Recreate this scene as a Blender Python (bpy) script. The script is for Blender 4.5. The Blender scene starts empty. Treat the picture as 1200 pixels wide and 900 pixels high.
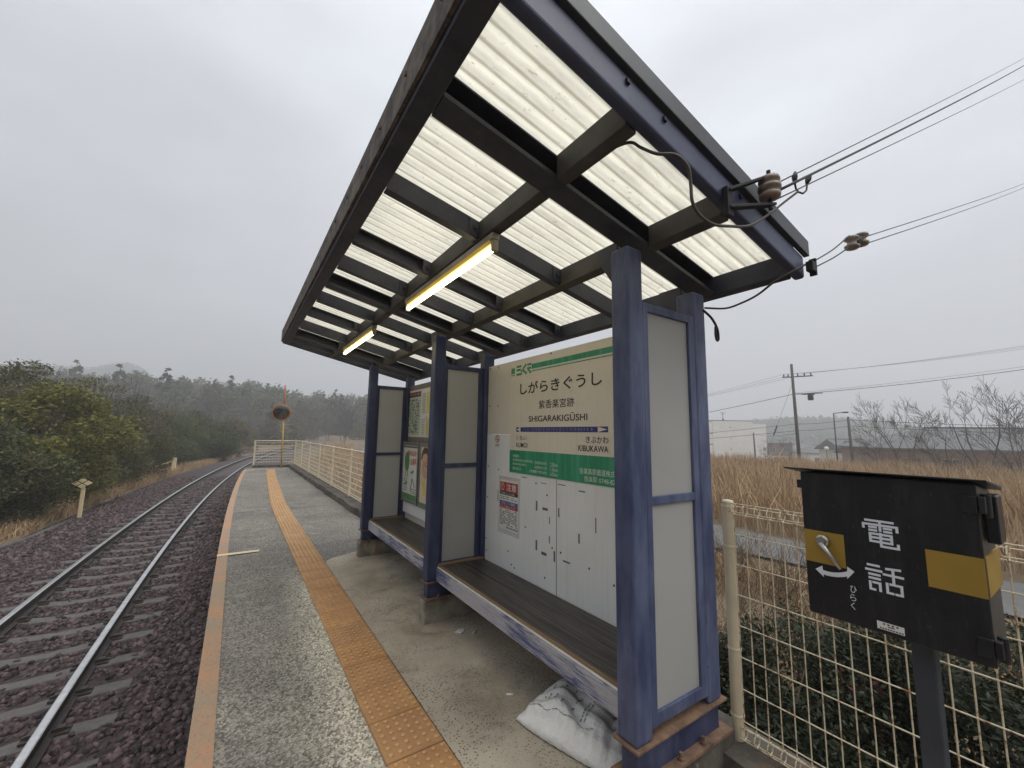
import bpy, bmesh, math, random
import numpy as np
from mathutils import Vector, Matrix

# ------------------------------------------------------------------ camera, world, sun, exposure
SC = bpy.context.scene
COL = SC.collection
YAW, PITCH, ROLL, FPX = 0.591025, 0.1231087, 0.0160092, 476.53


def camera_axes():
    cy, sy = math.cos(YAW), math.sin(YAW)
    fwd, right, up = Vector((sy, cy, 0)), Vector((cy, -sy, 0)), Vector((0, 0, 1))
    f2 = math.cos(PITCH) * fwd + math.sin(PITCH) * up
    u2 = -math.sin(PITCH) * fwd + math.cos(PITCH) * up
    r3 = math.cos(ROLL) * right + math.sin(ROLL) * u2
    u3 = -math.sin(ROLL) * right + math.cos(ROLL) * u2
    return r3, u3, f2


RGT, UPV, FWD = camera_axes()
cd = bpy.data.cameras.new('camera')
cam = bpy.data.objects.new('camera', cd)
COL.objects.link(cam)
cam.matrix_world = Matrix(((RGT.x, UPV.x, -FWD.x, 0), (RGT.y, UPV.y, -FWD.y, 0), (RGT.z, UPV.z, -FWD.z, 0), (0, 0, 0, 1)))
cd.sensor_width = 36
cd.lens = 36 * FPX / 1200
cd.clip_start, cd.clip_end = 0.05, 5000
SC.camera = cam


def at(px, py, depth):
    """a point seen at a photo pixel, at a given depth in metres"""
    return (FWD + RGT * ((px - 600) / FPX) - UPV * ((py - 450) / FPX)) * depth


SUN_EL, SUN_AZ = math.radians(62), math.radians(160)
W = bpy.data.worlds.new('World')
SC.world = W
W.use_nodes = True
wn, wl = W.node_tree.nodes, W.node_tree.links
wn.clear()
wo = wn.new('ShaderNodeOutputWorld')
bg = wn.new('ShaderNodeBackground')
bg.inputs['Strength'].default_value = 0.079
sky = wn.new('ShaderNodeTexSky')
sky.sky_type = 'NISHITA'
sky.sun_disc = False
sky.sun_elevation = SUN_EL
sky.sun_rotation = SUN_AZ
sky.dust_density = 6
hs = wn.new('ShaderNodeHueSaturation')
hs.inputs['Saturation'].default_value = 0.12
wl.new(sky.outputs[0], hs.inputs['Color'])
# overcast cloud deck: brighter overhead, mottled
tc = wn.new('ShaderNodeTexCoord')
sp = wn.new('ShaderNodeSeparateXYZ')
wl.new(tc.outputs['Generated'], sp.inputs[0])
rp = wn.new('ShaderNodeValToRGB')
rp.color_ramp.elements[0].position = 0.0
rp.color_ramp.elements[0].color = (3.9, 4.12, 4.5, 1)
rp.color_ramp.elements[1].position = 1.0
rp.color_ramp.elements[1].color = (9.6, 9.9, 10.2, 1)
e = rp.color_ramp.elements.new(0.35)
e.color = (4.7, 4.96, 5.4, 1)
e = rp.color_ramp.elements.new(0.7)
e.color = (6.0, 6.3, 6.75, 1)
wl.new(sp.outputs['Z'], rp.inputs[0])
nz = wn.new('ShaderNodeTexNoise')
nz.inputs['Scale'].default_value = 2.6
nz.inputs['Detail'].default_value = 5
nz.inputs['Roughness'].default_value = 0.5
mp = wn.new('ShaderNodeMapping')
mp.inputs['Scale'].default_value = (1, 1, 2.5)
wl.new(tc.outputs['Generated'], mp.inputs[0])
wl.new(mp.outputs[0], nz.inputs['Vector'])
mr = wn.new('ShaderNodeMapRange')
mr.inputs['From Min'].default_value = 0.3
mr.inputs['From Max'].default_value = 0.7
mr.inputs['To Min'].default_value = 0.84
mr.inputs['To Max'].default_value = 1.12
wl.new(nz.outputs[0], mr.inputs[0])
# the cloud thins towards the sun side
dt = wn.new('ShaderNodeVectorMath')
dt.operation = 'DOT_PRODUCT'
dt.inputs[1].default_value = (0.85, 0.4, 0.25)
wl.new(tc.outputs['Generated'], dt.inputs[0])
mr2 = wn.new('ShaderNodeMapRange')
mr2.inputs['From Min'].default_value = -1
mr2.inputs['From Max'].default_value = 1
mr2.inputs['To Min'].default_value = 0.5
mr2.inputs['To Max'].default_value = 1.26
wl.new(dt.outputs['Value'], mr2.inputs[0])
ml = wn.new('ShaderNodeMath')
ml.operation = 'MULTIPLY'
wl.new(mr.outputs[0], ml.inputs[0])
wl.new(mr2.outputs[0], ml.inputs[1])
vm = wn.new('ShaderNodeVectorMath')
vm.operation = 'SCALE'
wl.new(rp.outputs[0], vm.inputs[0])
wl.new(ml.outputs[0], vm.inputs['Scale'])
mx = wn.new('ShaderNodeMix')
mx.data_type = 'RGBA'
mx.inputs[0].default_value = 0.93
wl.new(hs.outputs[0], mx.inputs[6])
wl.new(vm.outputs[0], mx.inputs[7])
wl.new(mx.outputs[2], bg.inputs[0])
wl.new(bg.outputs[0], wo.inputs[0])

sl = bpy.data.lights.new('sun', 'SUN')
sl.energy = 1.4
sl.angle = math.radians(55)
sl.color = (1, 0.96, 0.9)
so = bpy.data.objects.new('sun', sl)
COL.objects.link(so)
so.rotation_euler = (math.radians(90) - SUN_EL, 0, math.pi - SUN_AZ)

vs = SC.view_settings
vs.view_transform = 'Standard'
vs.look = 'None'
vs.gamma = 1
vs.exposure = 0.82
vs.use_curve_mapping = False
SC.cycles.use_denoising = True
SC.cycles.max_bounces = 8
SC.cycles.diffuse_bounces = 4
SC.cycles.glossy_bounces = 3
SC.cycles.transmission_bounces = 4
SC.cycles.volume_bounces = 1
SC.cycles.caustics_reflective = False
SC.cycles.caustics_refractive = False

RNG = np.random.default_rng(7)
random.seed(7)


PZ = -1.5                                   # platform level (the camera is 1.5 m above it)


# ------------------------------------------------------------------ materials
class NT:
    def __init__(s, name):
        s.m = bpy.data.materials.new(name)
        s.m.use_nodes = True
        s.n, s.l = s.m.node_tree.nodes, s.m.node_tree.links
        s.b = s.n['Principled BSDF']
        s._tc = None

    def inp(s, sock, v):
        if isinstance(v, bpy.types.NodeSocket):
            s.l.new(v, sock)
        elif isinstance(v, (tuple, list)) and len(v) == 3 and sock.type == 'RGBA':
            sock.default_value = (*v, 1)
        else:
            sock.default_value = v

    def co(s, scale=None, kind='Object'):
        if s._tc is None:
            s._tc = s.n.new('ShaderNodeTexCoord')
        o = s._tc.outputs[kind]
        if scale is None:
            return o
        mp = s.n.new('ShaderNodeMapping')
        mp.inputs['Scale'].default_value = scale if isinstance(scale, tuple) else (scale,) * 3
        s.l.new(o, mp.inputs[0])
        return mp.outputs[0]

    def noise(s, scale=5, detail=4, rough=0.55, co=None, dist=0):
        t = s.n.new('ShaderNodeTexNoise')
        t.inputs['Scale'].default_value = scale
        t.inputs['Detail'].default_value = detail
        t.inputs['Roughness'].default_value = rough
        t.inputs['Distortion'].default_value = dist
        s.l.new(co or s.co(), t.inputs['Vector'])
        return t.outputs[0]

    def voro(s, scale=5, co=None, feature='F1', out='Distance', rnd=1):
        t = s.n.new('ShaderNodeTexVoronoi')
        t.feature = feature
        t.inputs['Scale'].default_value = scale
        t.inputs['Randomness'].default_value = rnd
        s.l.new(co or s.co(), t.inputs['Vector'])
        return t.outputs[out]

    def rng(s, v, a, b, c=0, d=1):
        t = s.n.new('ShaderNodeMapRange')
        s.inp(t.inputs[0], v)
        for i, x in enumerate((a, b, c, d)):
            t.inputs[i + 1].default_value = x
        return t.outputs[0]

    def math(s, op, a, b=0.0):
        t = s.n.new('ShaderNodeMath')
        t.operation = op
        s.inp(t.inputs[0], a)
        s.inp(t.inputs[1], b)
        return t.outputs[0]

    def mix(s, f, a, b, mode='MIX'):
        t = s.n.new('ShaderNodeMix')
        t.data_type = 'RGBA'
        t.blend_type = mode
        s.inp(t.inputs[0], f)
        s.inp(t.inputs[6], a)
        s.inp(t.inputs[7], b)
        return t.outputs[2]

    def attr(s, name, out='Fac'):
        t = s.n.new('ShaderNodeAttribute')
        t.attribute_name = name
        return t.outputs[out]

    def obj_random(s):
        return s.n.new('ShaderNodeObjectInfo').outputs['Random']

    def xyz(s, axis, co=None):
        t = s.n.new('ShaderNodeSeparateXYZ')
        s.l.new(co or s.co(), t.inputs[0])
        return t.outputs[axis]

    def bump(s, h, strength=0.4, dist=0.01, normal=None):
        t = s.n.new('ShaderNodeBump')
        t.inputs['Strength'].default_value = strength
        t.inputs['Distance'].default_value = dist
        s.l.new(h, t.inputs['Height'])
        if normal:
            s.l.new(normal, t.inputs['Normal'])
        s.l.new(t.outputs[0], s.b.inputs['Normal'])
        return t.outputs[0]

    def done(s, col=None, rough=0.6, metal=0.0, spec=0.5):
        if col is not None:
            s.inp(s.b.inputs['Base Color'], col)
        s.inp(s.b.inputs['Roughness'], rough)
        s.b.inputs['Metallic'].default_value = metal
        s.b.inputs['Specular IOR Level'].default_value = spec
        return s.m


M = {}


def plain(name, col, rough=0.6, metal=0.0, var=0.15, scale=9, bump=0.0, spec=0.5):
    t = NT(name)
    c = t.mix(t.rng(t.noise(scale, 5), 0.3, 0.7), tuple(x * (1 - var) for x in col), tuple(min(1, x * (1 + var)) for x in col))
    if bump:
        t.bump(t.noise(scale * 8, 4), bump, 0.004)
    M[name] = t.done(c, rough, metal, spec)
    return M[name]


# navy paint, chalky and streaked
t = NT('navy_paint')
st = t.noise(9, 6, 0.65, t.co((1, 1, 0.22)))
fade = t.math('MULTIPLY', t.rng(st, 0.42, 0.72), t.rng(t.noise(2.3, 3), 0.35, 0.65))
c = t.mix(t.math('MULTIPLY', fade, 0.8), (0.022, 0.03, 0.085), (0.1, 0.125, 0.22))
c = t.mix(t.rng(t.noise(38, 3, 0.7), 0.66, 0.74), c, (0.02, 0.024, 0.05))
c = t.mix(t.rng(t.noise(13, 4, 0.8), 0.70, 0.73), c, (0.1, 0.045, 0.025))
t.bump(t.noise(60, 3), 0.08, 0.002)
M['navy_paint'] = t.done(c, t.rng(st, 0.3, 0.7, 0.34, 0.6))
t = NT('navy_faded')
st = t.noise(10, 6, 0.65, t.co((1, 1, 0.25)))
c = t.mix(t.rng(st, 0.36, 0.7), (0.036, 0.048, 0.12), (0.125, 0.152, 0.255))
c = t.mix(t.math('MULTIPLY', t.rng(t.noise(22, 4, 0.7), 0.6, 0.72), 0.6), c, (0.045, 0.055, 0.15))
c = t.mix(t.math('MULTIPLY', t.rng(t.noise(6, 5, 0.7, t.co((3, 3, .12))), .58, .7), .5), c, (.06, .055, .07))
c = t.mix(t.rng(t.noise(17, 4, 0.8), 0.69, 0.72), c, (0.11, 0.05, 0.028))
M['navy_faded'] = t.done(c, 0.5)
# roof steel: near black navy with brown grime
t = NT('roof_steel')
g = t.noise(5, 6, 0.65)
c = t.mix(t.rng(g, 0.35, 0.7), (0.016, 0.019, 0.037), (0.052, 0.055, 0.072))
c = t.mix(t.rng(t.noise(26, 4, 0.7), 0.62, 0.76), c, (0.08, 0.068, 0.058))
M['roof_steel'] = t.done(c, 0.55)
t = NT('fascia_steel')
c = t.mix(t.rng(t.noise(4, 5, 0.6), 0.35, 0.7), (0.027, 0.036, 0.085), (0.06, 0.073, 0.14))
c = t.mix(t.rng(t.noise(7, 3, 0.75), 0.71, 0.75), c, (0.12, 0.05, 0.03))
M['fascia_steel'] = t.done(c, 0.42)
plain('cap_metal', (0.06, 0.065, 0.072), 0.45, 0.3)
t = NT('grimy_edge')
c = t.mix(t.rng(t.noise(12, 6, 0.7), 0.38, 0.65), (0.05, 0.042, 0.036), (0.2, 0.165, 0.135))
M['grimy_edge'] = t.done(c, 0.8)
t = NT('rusty_plate')
c = t.mix(t.rng(t.noise(14, 5, 0.7), 0.35, 0.65), (0.10, 0.06, 0.045), (0.26, 0.16, 0.10))
t.bump(t.noise(60, 4), 0.3, 0.003)
M['rusty_plate'] = t.done(c, 0.85)


def translucent(name, col, fac, rough=0.5, wear=None, bumpn=None):
    t = NT(name)
    c = col
    if wear:
        c = wear(t, col)
    t.done(c, rough)
    tr = t.n.new('ShaderNodeBsdfTranslucent')
    t.inp(tr.inputs['Color'], c)
    ms = t.n.new('ShaderNodeMixShader')
    ms.inputs[0].default_value = fac
    out = [x for x in t.n if x.type == 'OUTPUT_MATERIAL'][0]
    t.l.new(t.b.outputs[0], ms.inputs[1])
    t.l.new(tr.outputs[0], ms.inputs[2])
    t.l.new(ms.outputs[0], out.inputs[0])
    M[name] = t.m
    return t


def roof_wear_shading(t, col):
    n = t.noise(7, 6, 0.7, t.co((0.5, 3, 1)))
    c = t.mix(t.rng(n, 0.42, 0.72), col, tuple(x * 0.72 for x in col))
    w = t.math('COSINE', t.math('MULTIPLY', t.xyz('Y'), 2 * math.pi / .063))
    c = t.mix(t.math('MULTIPLY', t.rng(w, -.6, -1.0), t.rng(n, .2, .6, .5, 1)), c, (0.42, 0.38, 0.3))  # corrugation shading painted in as a dark line along each valley
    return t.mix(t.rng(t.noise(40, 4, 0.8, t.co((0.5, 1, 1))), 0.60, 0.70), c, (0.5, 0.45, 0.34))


translucent('roof_fibreglass', (0.91, 0.875, 0.74), 0.86, 0.5, roof_wear_shading)


def panewear(t, col):
    c = t.mix(t.rng(t.noise(2.2, 4), 0.35, 0.7), col, tuple(x * 0.86 for x in col))
    return t.mix(t.rng(t.noise(150, 2), 0.4, 0.6), c, tuple(x * 0.93 for x in col))


translucent('frosted_pane', (0.58, 0.585, 0.57), 0.35, 0.45, panewear)

for nm_, a_, b_ in (('sign_white', (0.82, 0.84, 0.85), (0.75, 0.76, 0.76)), ('sign_cream', (0.76, 0.715, 0.61), (0.69, 0.635, 0.52))):
    t = NT(nm_)
    c = t.mix(t.rng(t.noise(2.2, 4), 0.3, 0.72), a_, b_)
    c = t.mix(t.math('MULTIPLY', t.rng(t.noise(5, 5, 0.7, t.co((1, 6, .25))), 0.52, 0.75), .45), c, tuple(x * .8 for x in b_))
    c = t.mix(t.rng(t.noise(60, 3, 0.8), 0.71, 0.76), c, (0.3, 0.29, 0.27))
    M[nm_] = t.done(c, 0.4)
plain('grimy_steel', (0.06, 0.054, 0.05), 0.6, 0.1, 0.4, 7)
t = NT('sign_white_warm_tint')
c = t.mix(t.rng(t.noise(1.6, 3), 0.3, 0.7), (0.66, 0.62, 0.525), (0.715, 0.69, 0.62))  # white board creamed to paint in the warm tint from lamps and roof
M['sign_white_warm_tint'] = t.done(c, 0.42)
plain('board_cream', (0.60, 0.565, 0.475), 0.5, 0, 0.06, 2)
plain('board_edge', (0.19, 0.16, 0.13), 0.6, 0, 0.2, 12)
plain('seam_dark', (0.04, 0.045, 0.05), 0.7)
plain('letter_black', (0.012, 0.012, 0.014), 0.5, 0, 0.05)
plain('letter_grey', (0.12, 0.12, 0.13), 0.5)
plain('sign_blue', (0.028, 0.03, 0.17), 0.5)
plain('bar_mark', (0.13, 0.14, 0.33), 0.5)
t = NT('sign_green')
c = t.mix(t.rng(t.noise(30, 4, 0.6, t.co((1, 1, 0.04))), 0.4, 0.7), (0.016, 0.25, 0.12), (0.05, 0.36, 0.21))
M['sign_green'] = t.done(c, 0.45)
plain('letter_mint', (0.62, 0.78, 0.66), 0.5)
plain('paper_white', (0.72, 0.72, 0.69), 0.6, 0, 0.04)
plain('paper_red', (0.42, 0.04, 0.035), 0.5)
plain('paper_blue', (0.05, 0.1, 0.34), 0.5)
plain('paper_maroon', (0.17, 0.03, 0.06), 0.5)
plain('paper_yellow', (0.62, 0.57, 0.16), 0.5)
plain('paper_mint', (0.5, 0.6, 0.48), 0.5)
plain('paper_orange', (0.52, 0.15, 0.07), 0.5)
plain('paper_green', (0.1, 0.27, 0.1), 0.5)
plain('paper_skin', (0.62, 0.38, 0.25), 0.5)
plain('paper_peach', (0.72, 0.6, 0.47), 0.5)
plain('hair_dark', (0.09, 0.06, 0.05), 0.5)
plain('alu_frame', (0.3, 0.3, 0.28), 0.4, 0.6)
plain('vinyl_clear', (0.62, 0.63, 0.62), 0.25, 0, 0.03)
plain('tape_old', (0.55, 0.53, 0.46), 0.4)


def wood(name, a, b, ax=(10, 0.7, 10), sharp=(0.35, 0.7), rough=0.6, bump=0.3):
    t = NT(name)
    co = t.co(ax)
    n = t.noise(2.5, 5, 0.6, co, 1.2)
    w = t.n.new('ShaderNodeTexWave')
    w.wave_type = 'BANDS'
    w.bands_direction = 'X'
    w.inputs['Scale'].default_value = 1.3
    w.inputs['Distortion'].default_value = 9
    w.inputs['Detail'].default_value = 3
    w.inputs['Detail Scale'].default_value = 0.8
    t.l.new(co, w.inputs['Vector'])
    f = t.math('MULTIPLY', t.rng(n, sharp[0], sharp[1]), t.rng(w.outputs['Fac'], 0.1, 0.9, 0.3, 1))
    c = t.mix(f, a, b)
    t.bump(f, bump, 0.004)
    M[name] = t.done(c, rough)
    return t


wood('bench_wood', (0.02, 0.017, 0.016), (0.13, 0.105, 0.09), (9, 0.55, 9), rough=0.42)
wood('bench_edge_tan', (0.2, 0.125, 0.07), (0.34, 0.215, 0.125), (20, 1, 20), rough=0.55)
t = NT('peeled_wood')
co = t.co((2, .7, 15))
n = t.noise(4, 6, 0.7, co, 2.0)
n2 = t.noise(1.8, 3, 0.5, t.co((1, 1.2, 5)))
f = t.rng(t.math('ADD', t.math('MULTIPLY', n, 0.7), t.math('MULTIPLY', n2, 0.45)), 0.57, 0.66)
c = t.mix(f, (0.43, 0.43, 0.47), (0.085, 0.1, 0.22))
c = t.mix(t.rng(t.noise(9, 4, 0.8, t.co((1, 0.5, 40))), 0.56, 0.66), c, (0.13, 0.13, 0.16))
t.bump(n, 0.5, 0.004)
M['peeled_wood'] = t.done(c, 0.75)
plain('lip_white', (0.74, 0.74, 0.7), 0.4)

# platform surfaces
t = NT('asphalt')
big = t.noise(0.9, 5, 0.6)
v = t.voro(88, out='Color')
vg = t.n.new('ShaderNodeRGBToBW')
t.l.new(v, vg.inputs[0])
wear = t.attr('wear')
base = t.mix(t.rng(big, 0.35, 0.68), (0.15, 0.138, 0.122), (0.235, 0.216, 0.185))
base = t.mix(wear, base, (0.5, 0.46, 0.37))
spk = t.rng(vg.outputs[0], 0.15, 0.85, 0.4, 1.65)
hsn = t.n.new('ShaderNodeVectorMath')
hsn.operation = 'SCALE'
t.l.new(base, hsn.inputs[0])
t.l.new(spk, hsn.inputs['Scale'])
c = t.mix(t.rng(t.noise(130, 3, 0.7), 0.54, 0.66), hsn.outputs[0], (0.05, 0.045, 0.042))
c = t.mix(t.math('MULTIPLY', t.rng(t.noise(3.2, 6, 0.75, t.co((1, 2.5, 1))), 0.54, 0.66), 0.4), c, (0.42, 0.4, 0.35))
t.bump(t.math('ADD', t.voro(88), t.noise(70, 4)), 0.8, 0.006)
M['asphalt'] = t.done(c, 0.88)
t = NT('platform_concrete')
n = t.noise(1.3, 7, 0.62)
c = t.mix(t.rng(n, 0.33, 0.68), (0.26, 0.22, 0.165), (0.55, 0.485, 0.385))
c = t.mix(t.math('MULTIPLY', t.rng(t.noise(3.1, 6, 0.7, t.co((1, 1.6, 1)), 0.6), 0.55, 0.7), 0.7), c, (0.16, 0.13, 0.1))
pit = t.math('MULTIPLY', t.rng(t.voro(62), 0.34, 0.2), t.rng(t.noise(2.2, 5, 0.7), 0.36, 0.56))
c = t.mix(pit, c, (0.07, 0.06, 0.05))
c = t.mix(t.rng(t.noise(120, 3, 0.8), 0.58, 0.7), c, (0.5, 0.47, 0.4))
c = t.mix(t.math('MULTIPLY', t.rng(t.noise(0.8, 4, 0.6, t.co((1.4, 1, 1))), 0.58, 0.72), 0.45), c, (0.34, 0.24, 0.14))
t.bump(t.math('SUBTRACT', t.noise(40, 5), pit), 0.45, 0.005)
M['platform_concrete'] = t.done(c, 0.9)
t = NT('kerb_concrete')
c = t.mix(t.rng(t.noise(4, 6, 0.7), 0.35, 0.65), (0.035, 0.032, 0.028), (0.13, 0.115, 0.095))
c = t.mix(t.rng(t.noise(6, 5, 0.7), 0.6, 0.72), c, (0.13, 0.11, 0.045))
c = t.mix(t.rng(t.noise(3.3, 5, 0.7), 0.54, 0.68), c, (0.14, 0.08, 0.045))
c = t.mix(t.rng(t.noise(9, 5, 0.8), 0.62, 0.72), c, (0.3, 0.27, 0.22))
t.bump(t.noise(20, 6), 0.6, 0.01)
M['kerb_concrete'] = t.done(c, 0.92)
t = NT('footing_concrete')
c = t.mix(t.rng(t.noise(7, 6, 0.65), 0.35, 0.65), (0.15, 0.135, 0.11), (0.38, 0.345, 0.28))
c = t.mix(t.math('MULTIPLY', t.rng(t.noise(5, 4, 0.6, t.co((1, 1, 0.3))), 0.56, 0.68), 0.75), c, (0.26, 0.11, 0.04))
t.bump(t.noise(30, 5), 0.5, 0.006)
M['footing_concrete'] = t.done(c, 0.9)
t = NT('worn_orange_paint')
n = t.math('ADD', t.math('MULTIPLY', t.noise(2.2, 3), 0.6), t.math('MULTIPLY', t.noise(45, 6, 0.75), 0.55))
c = t.mix(t.rng(n, 0.5, 0.63), (0.44, 0.245, 0.14), (0.32, 0.25, 0.18))
c = t.mix(t.rng(t.noise(60, 4, 0.8), 0.58, 0.68), c, (0.11, 0.09, 0.075))
t.bump(t.noise(60, 5), 0.6, 0.005)
M['worn_orange_paint'] = t.done(c, 0.88)
t = NT('worn_cream_paint')
c = t.mix(t.rng(t.noise(50, 5, 0.8), 0.55, 0.7), (0.68, 0.56, 0.36), (0.3, 0.26, 0.2))
M['worn_cream_paint'] = t.done(c, 0.8)
t = NT('tactile_tile')
n = t.noise(5, 5, 0.65)
c = t.mix(t.rng(n, 0.35, 0.7), (0.38, 0.195, 0.075), (0.54, 0.3, 0.12))
wnz = t.n.new('ShaderNodeTexWhiteNoise')
wnz.noise_dimensions = '1D'
t.l.new(t.math('FLOOR', t.math('DIVIDE', t.math('ADD', t.xyz('Y'), 2.5125), .3)), wnz.inputs['W'])
c = t.mix(t.rng(wnz.outputs['Value'], 0, 1, 0, .4), c, (0.36, 0.2, 0.1))
c = t.mix(t.rng(t.xyz('Z'), PZ + .0185, PZ + .0225, 0, .55), c, (0.66, 0.42, 0.22))
far = t.rng(t.xyz('Y'), 4.2, 7.5)
c = t.mix(far, c, t.mix(t.rng(n, 0.35, 0.7), (0.38, 0.225, 0.105), (0.5, 0.315, 0.16)))
c = t.mix(t.math('MULTIPLY', t.rng(t.noise(16, 6, 0.75), 0.56, 0.7), 0.6), c, (0.22, 0.13, 0.07))
c = t.mix(t.rng(t.noise(70, 4, 0.8), 0.64, 0.72), c, (0.1, 0.07, 0.05))
t.bump(t.noise(60, 4), 0.25, 0.003)
M['tactile_tile'] = t.done(c, 0.72)

# track
t = NT('ballast')
n = t.voro(16, out='Color')
g = t.n.new('ShaderNodeRGBToBW')
t.l.new(n, g.inputs[0])
c = t.mix(g.outputs[0], (0.018, 0.011, 0.013), (0.09, 0.06, 0.064))
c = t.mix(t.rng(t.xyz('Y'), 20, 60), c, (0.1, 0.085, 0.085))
t.bump(t.voro(16), 1.0, 0.06)
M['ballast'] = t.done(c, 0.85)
t = NT('ballast_stone')
c = t.mix(t.attr('tone'), (0.013, 0.008, 0.0095), (0.15, 0.1, 0.104))
c = t.mix(t.rng(t.noise(30, 4), 0.5, 0.75), c, (0.15, 0.12, 0.115))
M['ballast_stone'] = t.done(c, 0.8)
plain('sleeper_concrete', (0.105, 0.097, 0.095), 0.85, 0, 0.25, 12, 0.4)
plain('rail_steel_side', (0.05, 0.042, 0.04), 0.7, 0.2, 0.3, 10)
plain('rail_steel_top', (0.72, 0.72, 0.72), 0.28, 0.9, 0.15, 14)
plain('clip_steel', (0.06, 0.05, 0.046), 0.6, 0.3)

plain('ground_dry', (0.15, 0.112, 0.07), 0.95, 0, 0.45, 0.7)
plain('path_asphalt', (0.13, 0.13, 0.128), 0.9, 0, 0.15, 2, 0.3)
t = NT('dry_grass')
c = t.mix(t.attr('tone'), (0.27, 0.18, 0.1), (0.64, 0.465, 0.285))
M['dry_grass'] = t.done(c, 0.8, 0, 0.2)
plain('hill_wood', (0.062, 0.062, 0.05), 0.95, 0, 0.5, 0.06)

plain('fence_cream', (0.62, 0.54, 0.39), 0.5, 0, 0.1, 8)
t = NT('fence_cream_rusty')
c = t.mix(t.rng(t.noise(28, 4, 0.7), 0.53, 0.64), (0.64, 0.56, 0.41), (0.26, 0.13, 0.055))
M['fence_cream_rusty'] = t.done(c, 0.6)
plain('gate_far_cream', (0.58, 0.51, 0.36), 0.6)
t = NT('box_black')
c = t.mix(t.rng(t.noise(5, 6, 0.7), 0.45, 0.75), (0.009, 0.0095, 0.012), (0.02, 0.021, 0.025))
c = t.mix(t.rng(t.noise(45, 3, 0.8), 0.68, 0.77), c, (0.08, 0.08, 0.09))
c = t.mix(t.math('MULTIPLY', t.rng(t.noise(7, 6, 0.75, t.co((1, 4, .6))), 0.5, 0.75), .55), c, (0.045, 0.046, 0.05))
c = t.mix(t.rng(t.noise(5, 2, 0.5, t.co((1, 60, 9))), 0.69, 0.72), c, (0.06, 0.06, 0.065))
t.bump(t.noise(160, 2), 0.08, 0.001)
M['box_black'] = t.done(c, 0.36, 0, 0.4)
plain('box_grey_side', (0.06, 0.058, 0.056), 0.4, 0.3)
plain('box_yellow', (0.32, 0.2, 0.028), 0.5, 0, 0.14, 7)
plain('post_slate', (0.035, 0.042, 0.055), 0.55, 0, 0.25, 9)
plain('stencil_white', (0.72, 0.76, 0.82), 0.5, 0, 0.06)
plain('chrome', (0.45, 0.44, 0.42), 0.3, 0.9)
plain('marker_yellow', (0.72, 0.6, 0.36), 0.6)
plain('mirror_orange', (0.42, 0.14, 0.05), 0.6, 0, 0.25, 14)
plain('pole_yellow', (0.48, 0.31, 0.07), 0.6, 0, 0.3, 14)
t = NT('mirror_glass')
M['mirror_glass'] = t.done((0.13, 0.145, 0.135), 0.14, 1.0)
plain('cable_brown', (0.055, 0.042, 0.033), 0.6)
plain('cable_black', (0.012, 0.012, 0.012), 0.6)
plain('porcelain', (0.27, 0.21, 0.165), 0.35, 0, 0.3, 30)
plain('iron_black', (0.016, 0.015, 0.015), 0.6, 0.3)
t = NT('bag_white')
c = t.mix(t.rng(t.noise(7, 5, 0.6), 0.35, 0.7), (0.82, 0.815, 0.8), (0.72, 0.7, 0.66))
t.bump(t.math('ADD', t.noise(9, 4, 0.6, None, 1.5), t.math('MULTIPLY', t.noise(28, 3, 0.5, None, 2), 0.4)), 0.4, 0.03)
M['bag_white'] = t.done(c, 0.42)
plain('bag_print', (0.22, 0.22, 0.23), 0.6)
plain('wood_pole', (0.085, 0.075, 0.068), 0.85, 0, 0.3, 6)
plain('wall_white', (0.78, 0.77, 0.73), 0.8, 0, 0.06, 0.3)
plain('wall_brown', (0.27, 0.185, 0.14), 0.85, 0, 0.2, 1.5)
plain('wall_brick', (0.14, 0.07, 0.055), 0.85, 0, 0.2, 2)
plain('roof_tile', (0.12, 0.125, 0.13), 0.7, 0, 0.15, 1)
plain('window_dark', (0.035, 0.04, 0.045), 0.15)
plain('window_pale', (0.4, 0.4, 0.38), 0.4)
plain('bark', (0.075, 0.062, 0.052), 0.9, 0, 0.3, 5)
plain('bark_grey', (0.1, 0.09, 0.082), 0.9, 0, 0.3, 5)
plain('twig_tan', (0.15, 0.105, 0.065), 0.9, 0, 0.3, 5)


def leafmat(name, a, b, extra=None, rough=0.55):
    t = NT(name)
    c = t.mix(t.attr('tone'), a, b)
    h = t.n.new('ShaderNodeHueSaturation')
    t.l.new(c, h.inputs['Color'])
    t.l.new(t.rng(t.obj_random(), 0, 1, 0.8, 1.2), h.inputs['Value'])
    t.l.new(t.rng(t.obj_random(), 0, 1, 0.49, 0.515), h.inputs['Hue'])
    c = h.outputs[0]
    if extra:
        c = t.mix(t.rng(t.attr('tone'), 0.955, 0.965), c, extra)
    t.done(c, rough, 0, 0.3)
    tr = t.n.new('ShaderNodeBsdfTranslucent')
    t.inp(tr.inputs['Color'], c)
    ms = t.n.new('ShaderNodeMixShader')
    ms.inputs[0].default_value = 0.35
    out = [x for x in t.n if x.type == 'OUTPUT_MATERIAL'][0]
    t.l.new(t.b.outputs[0], ms.inputs[1])
    t.l.new(tr.outputs[0], ms.inputs[2])
    t.l.new(ms.outputs[0], out.inputs[0])
    M[name] = t.m


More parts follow.
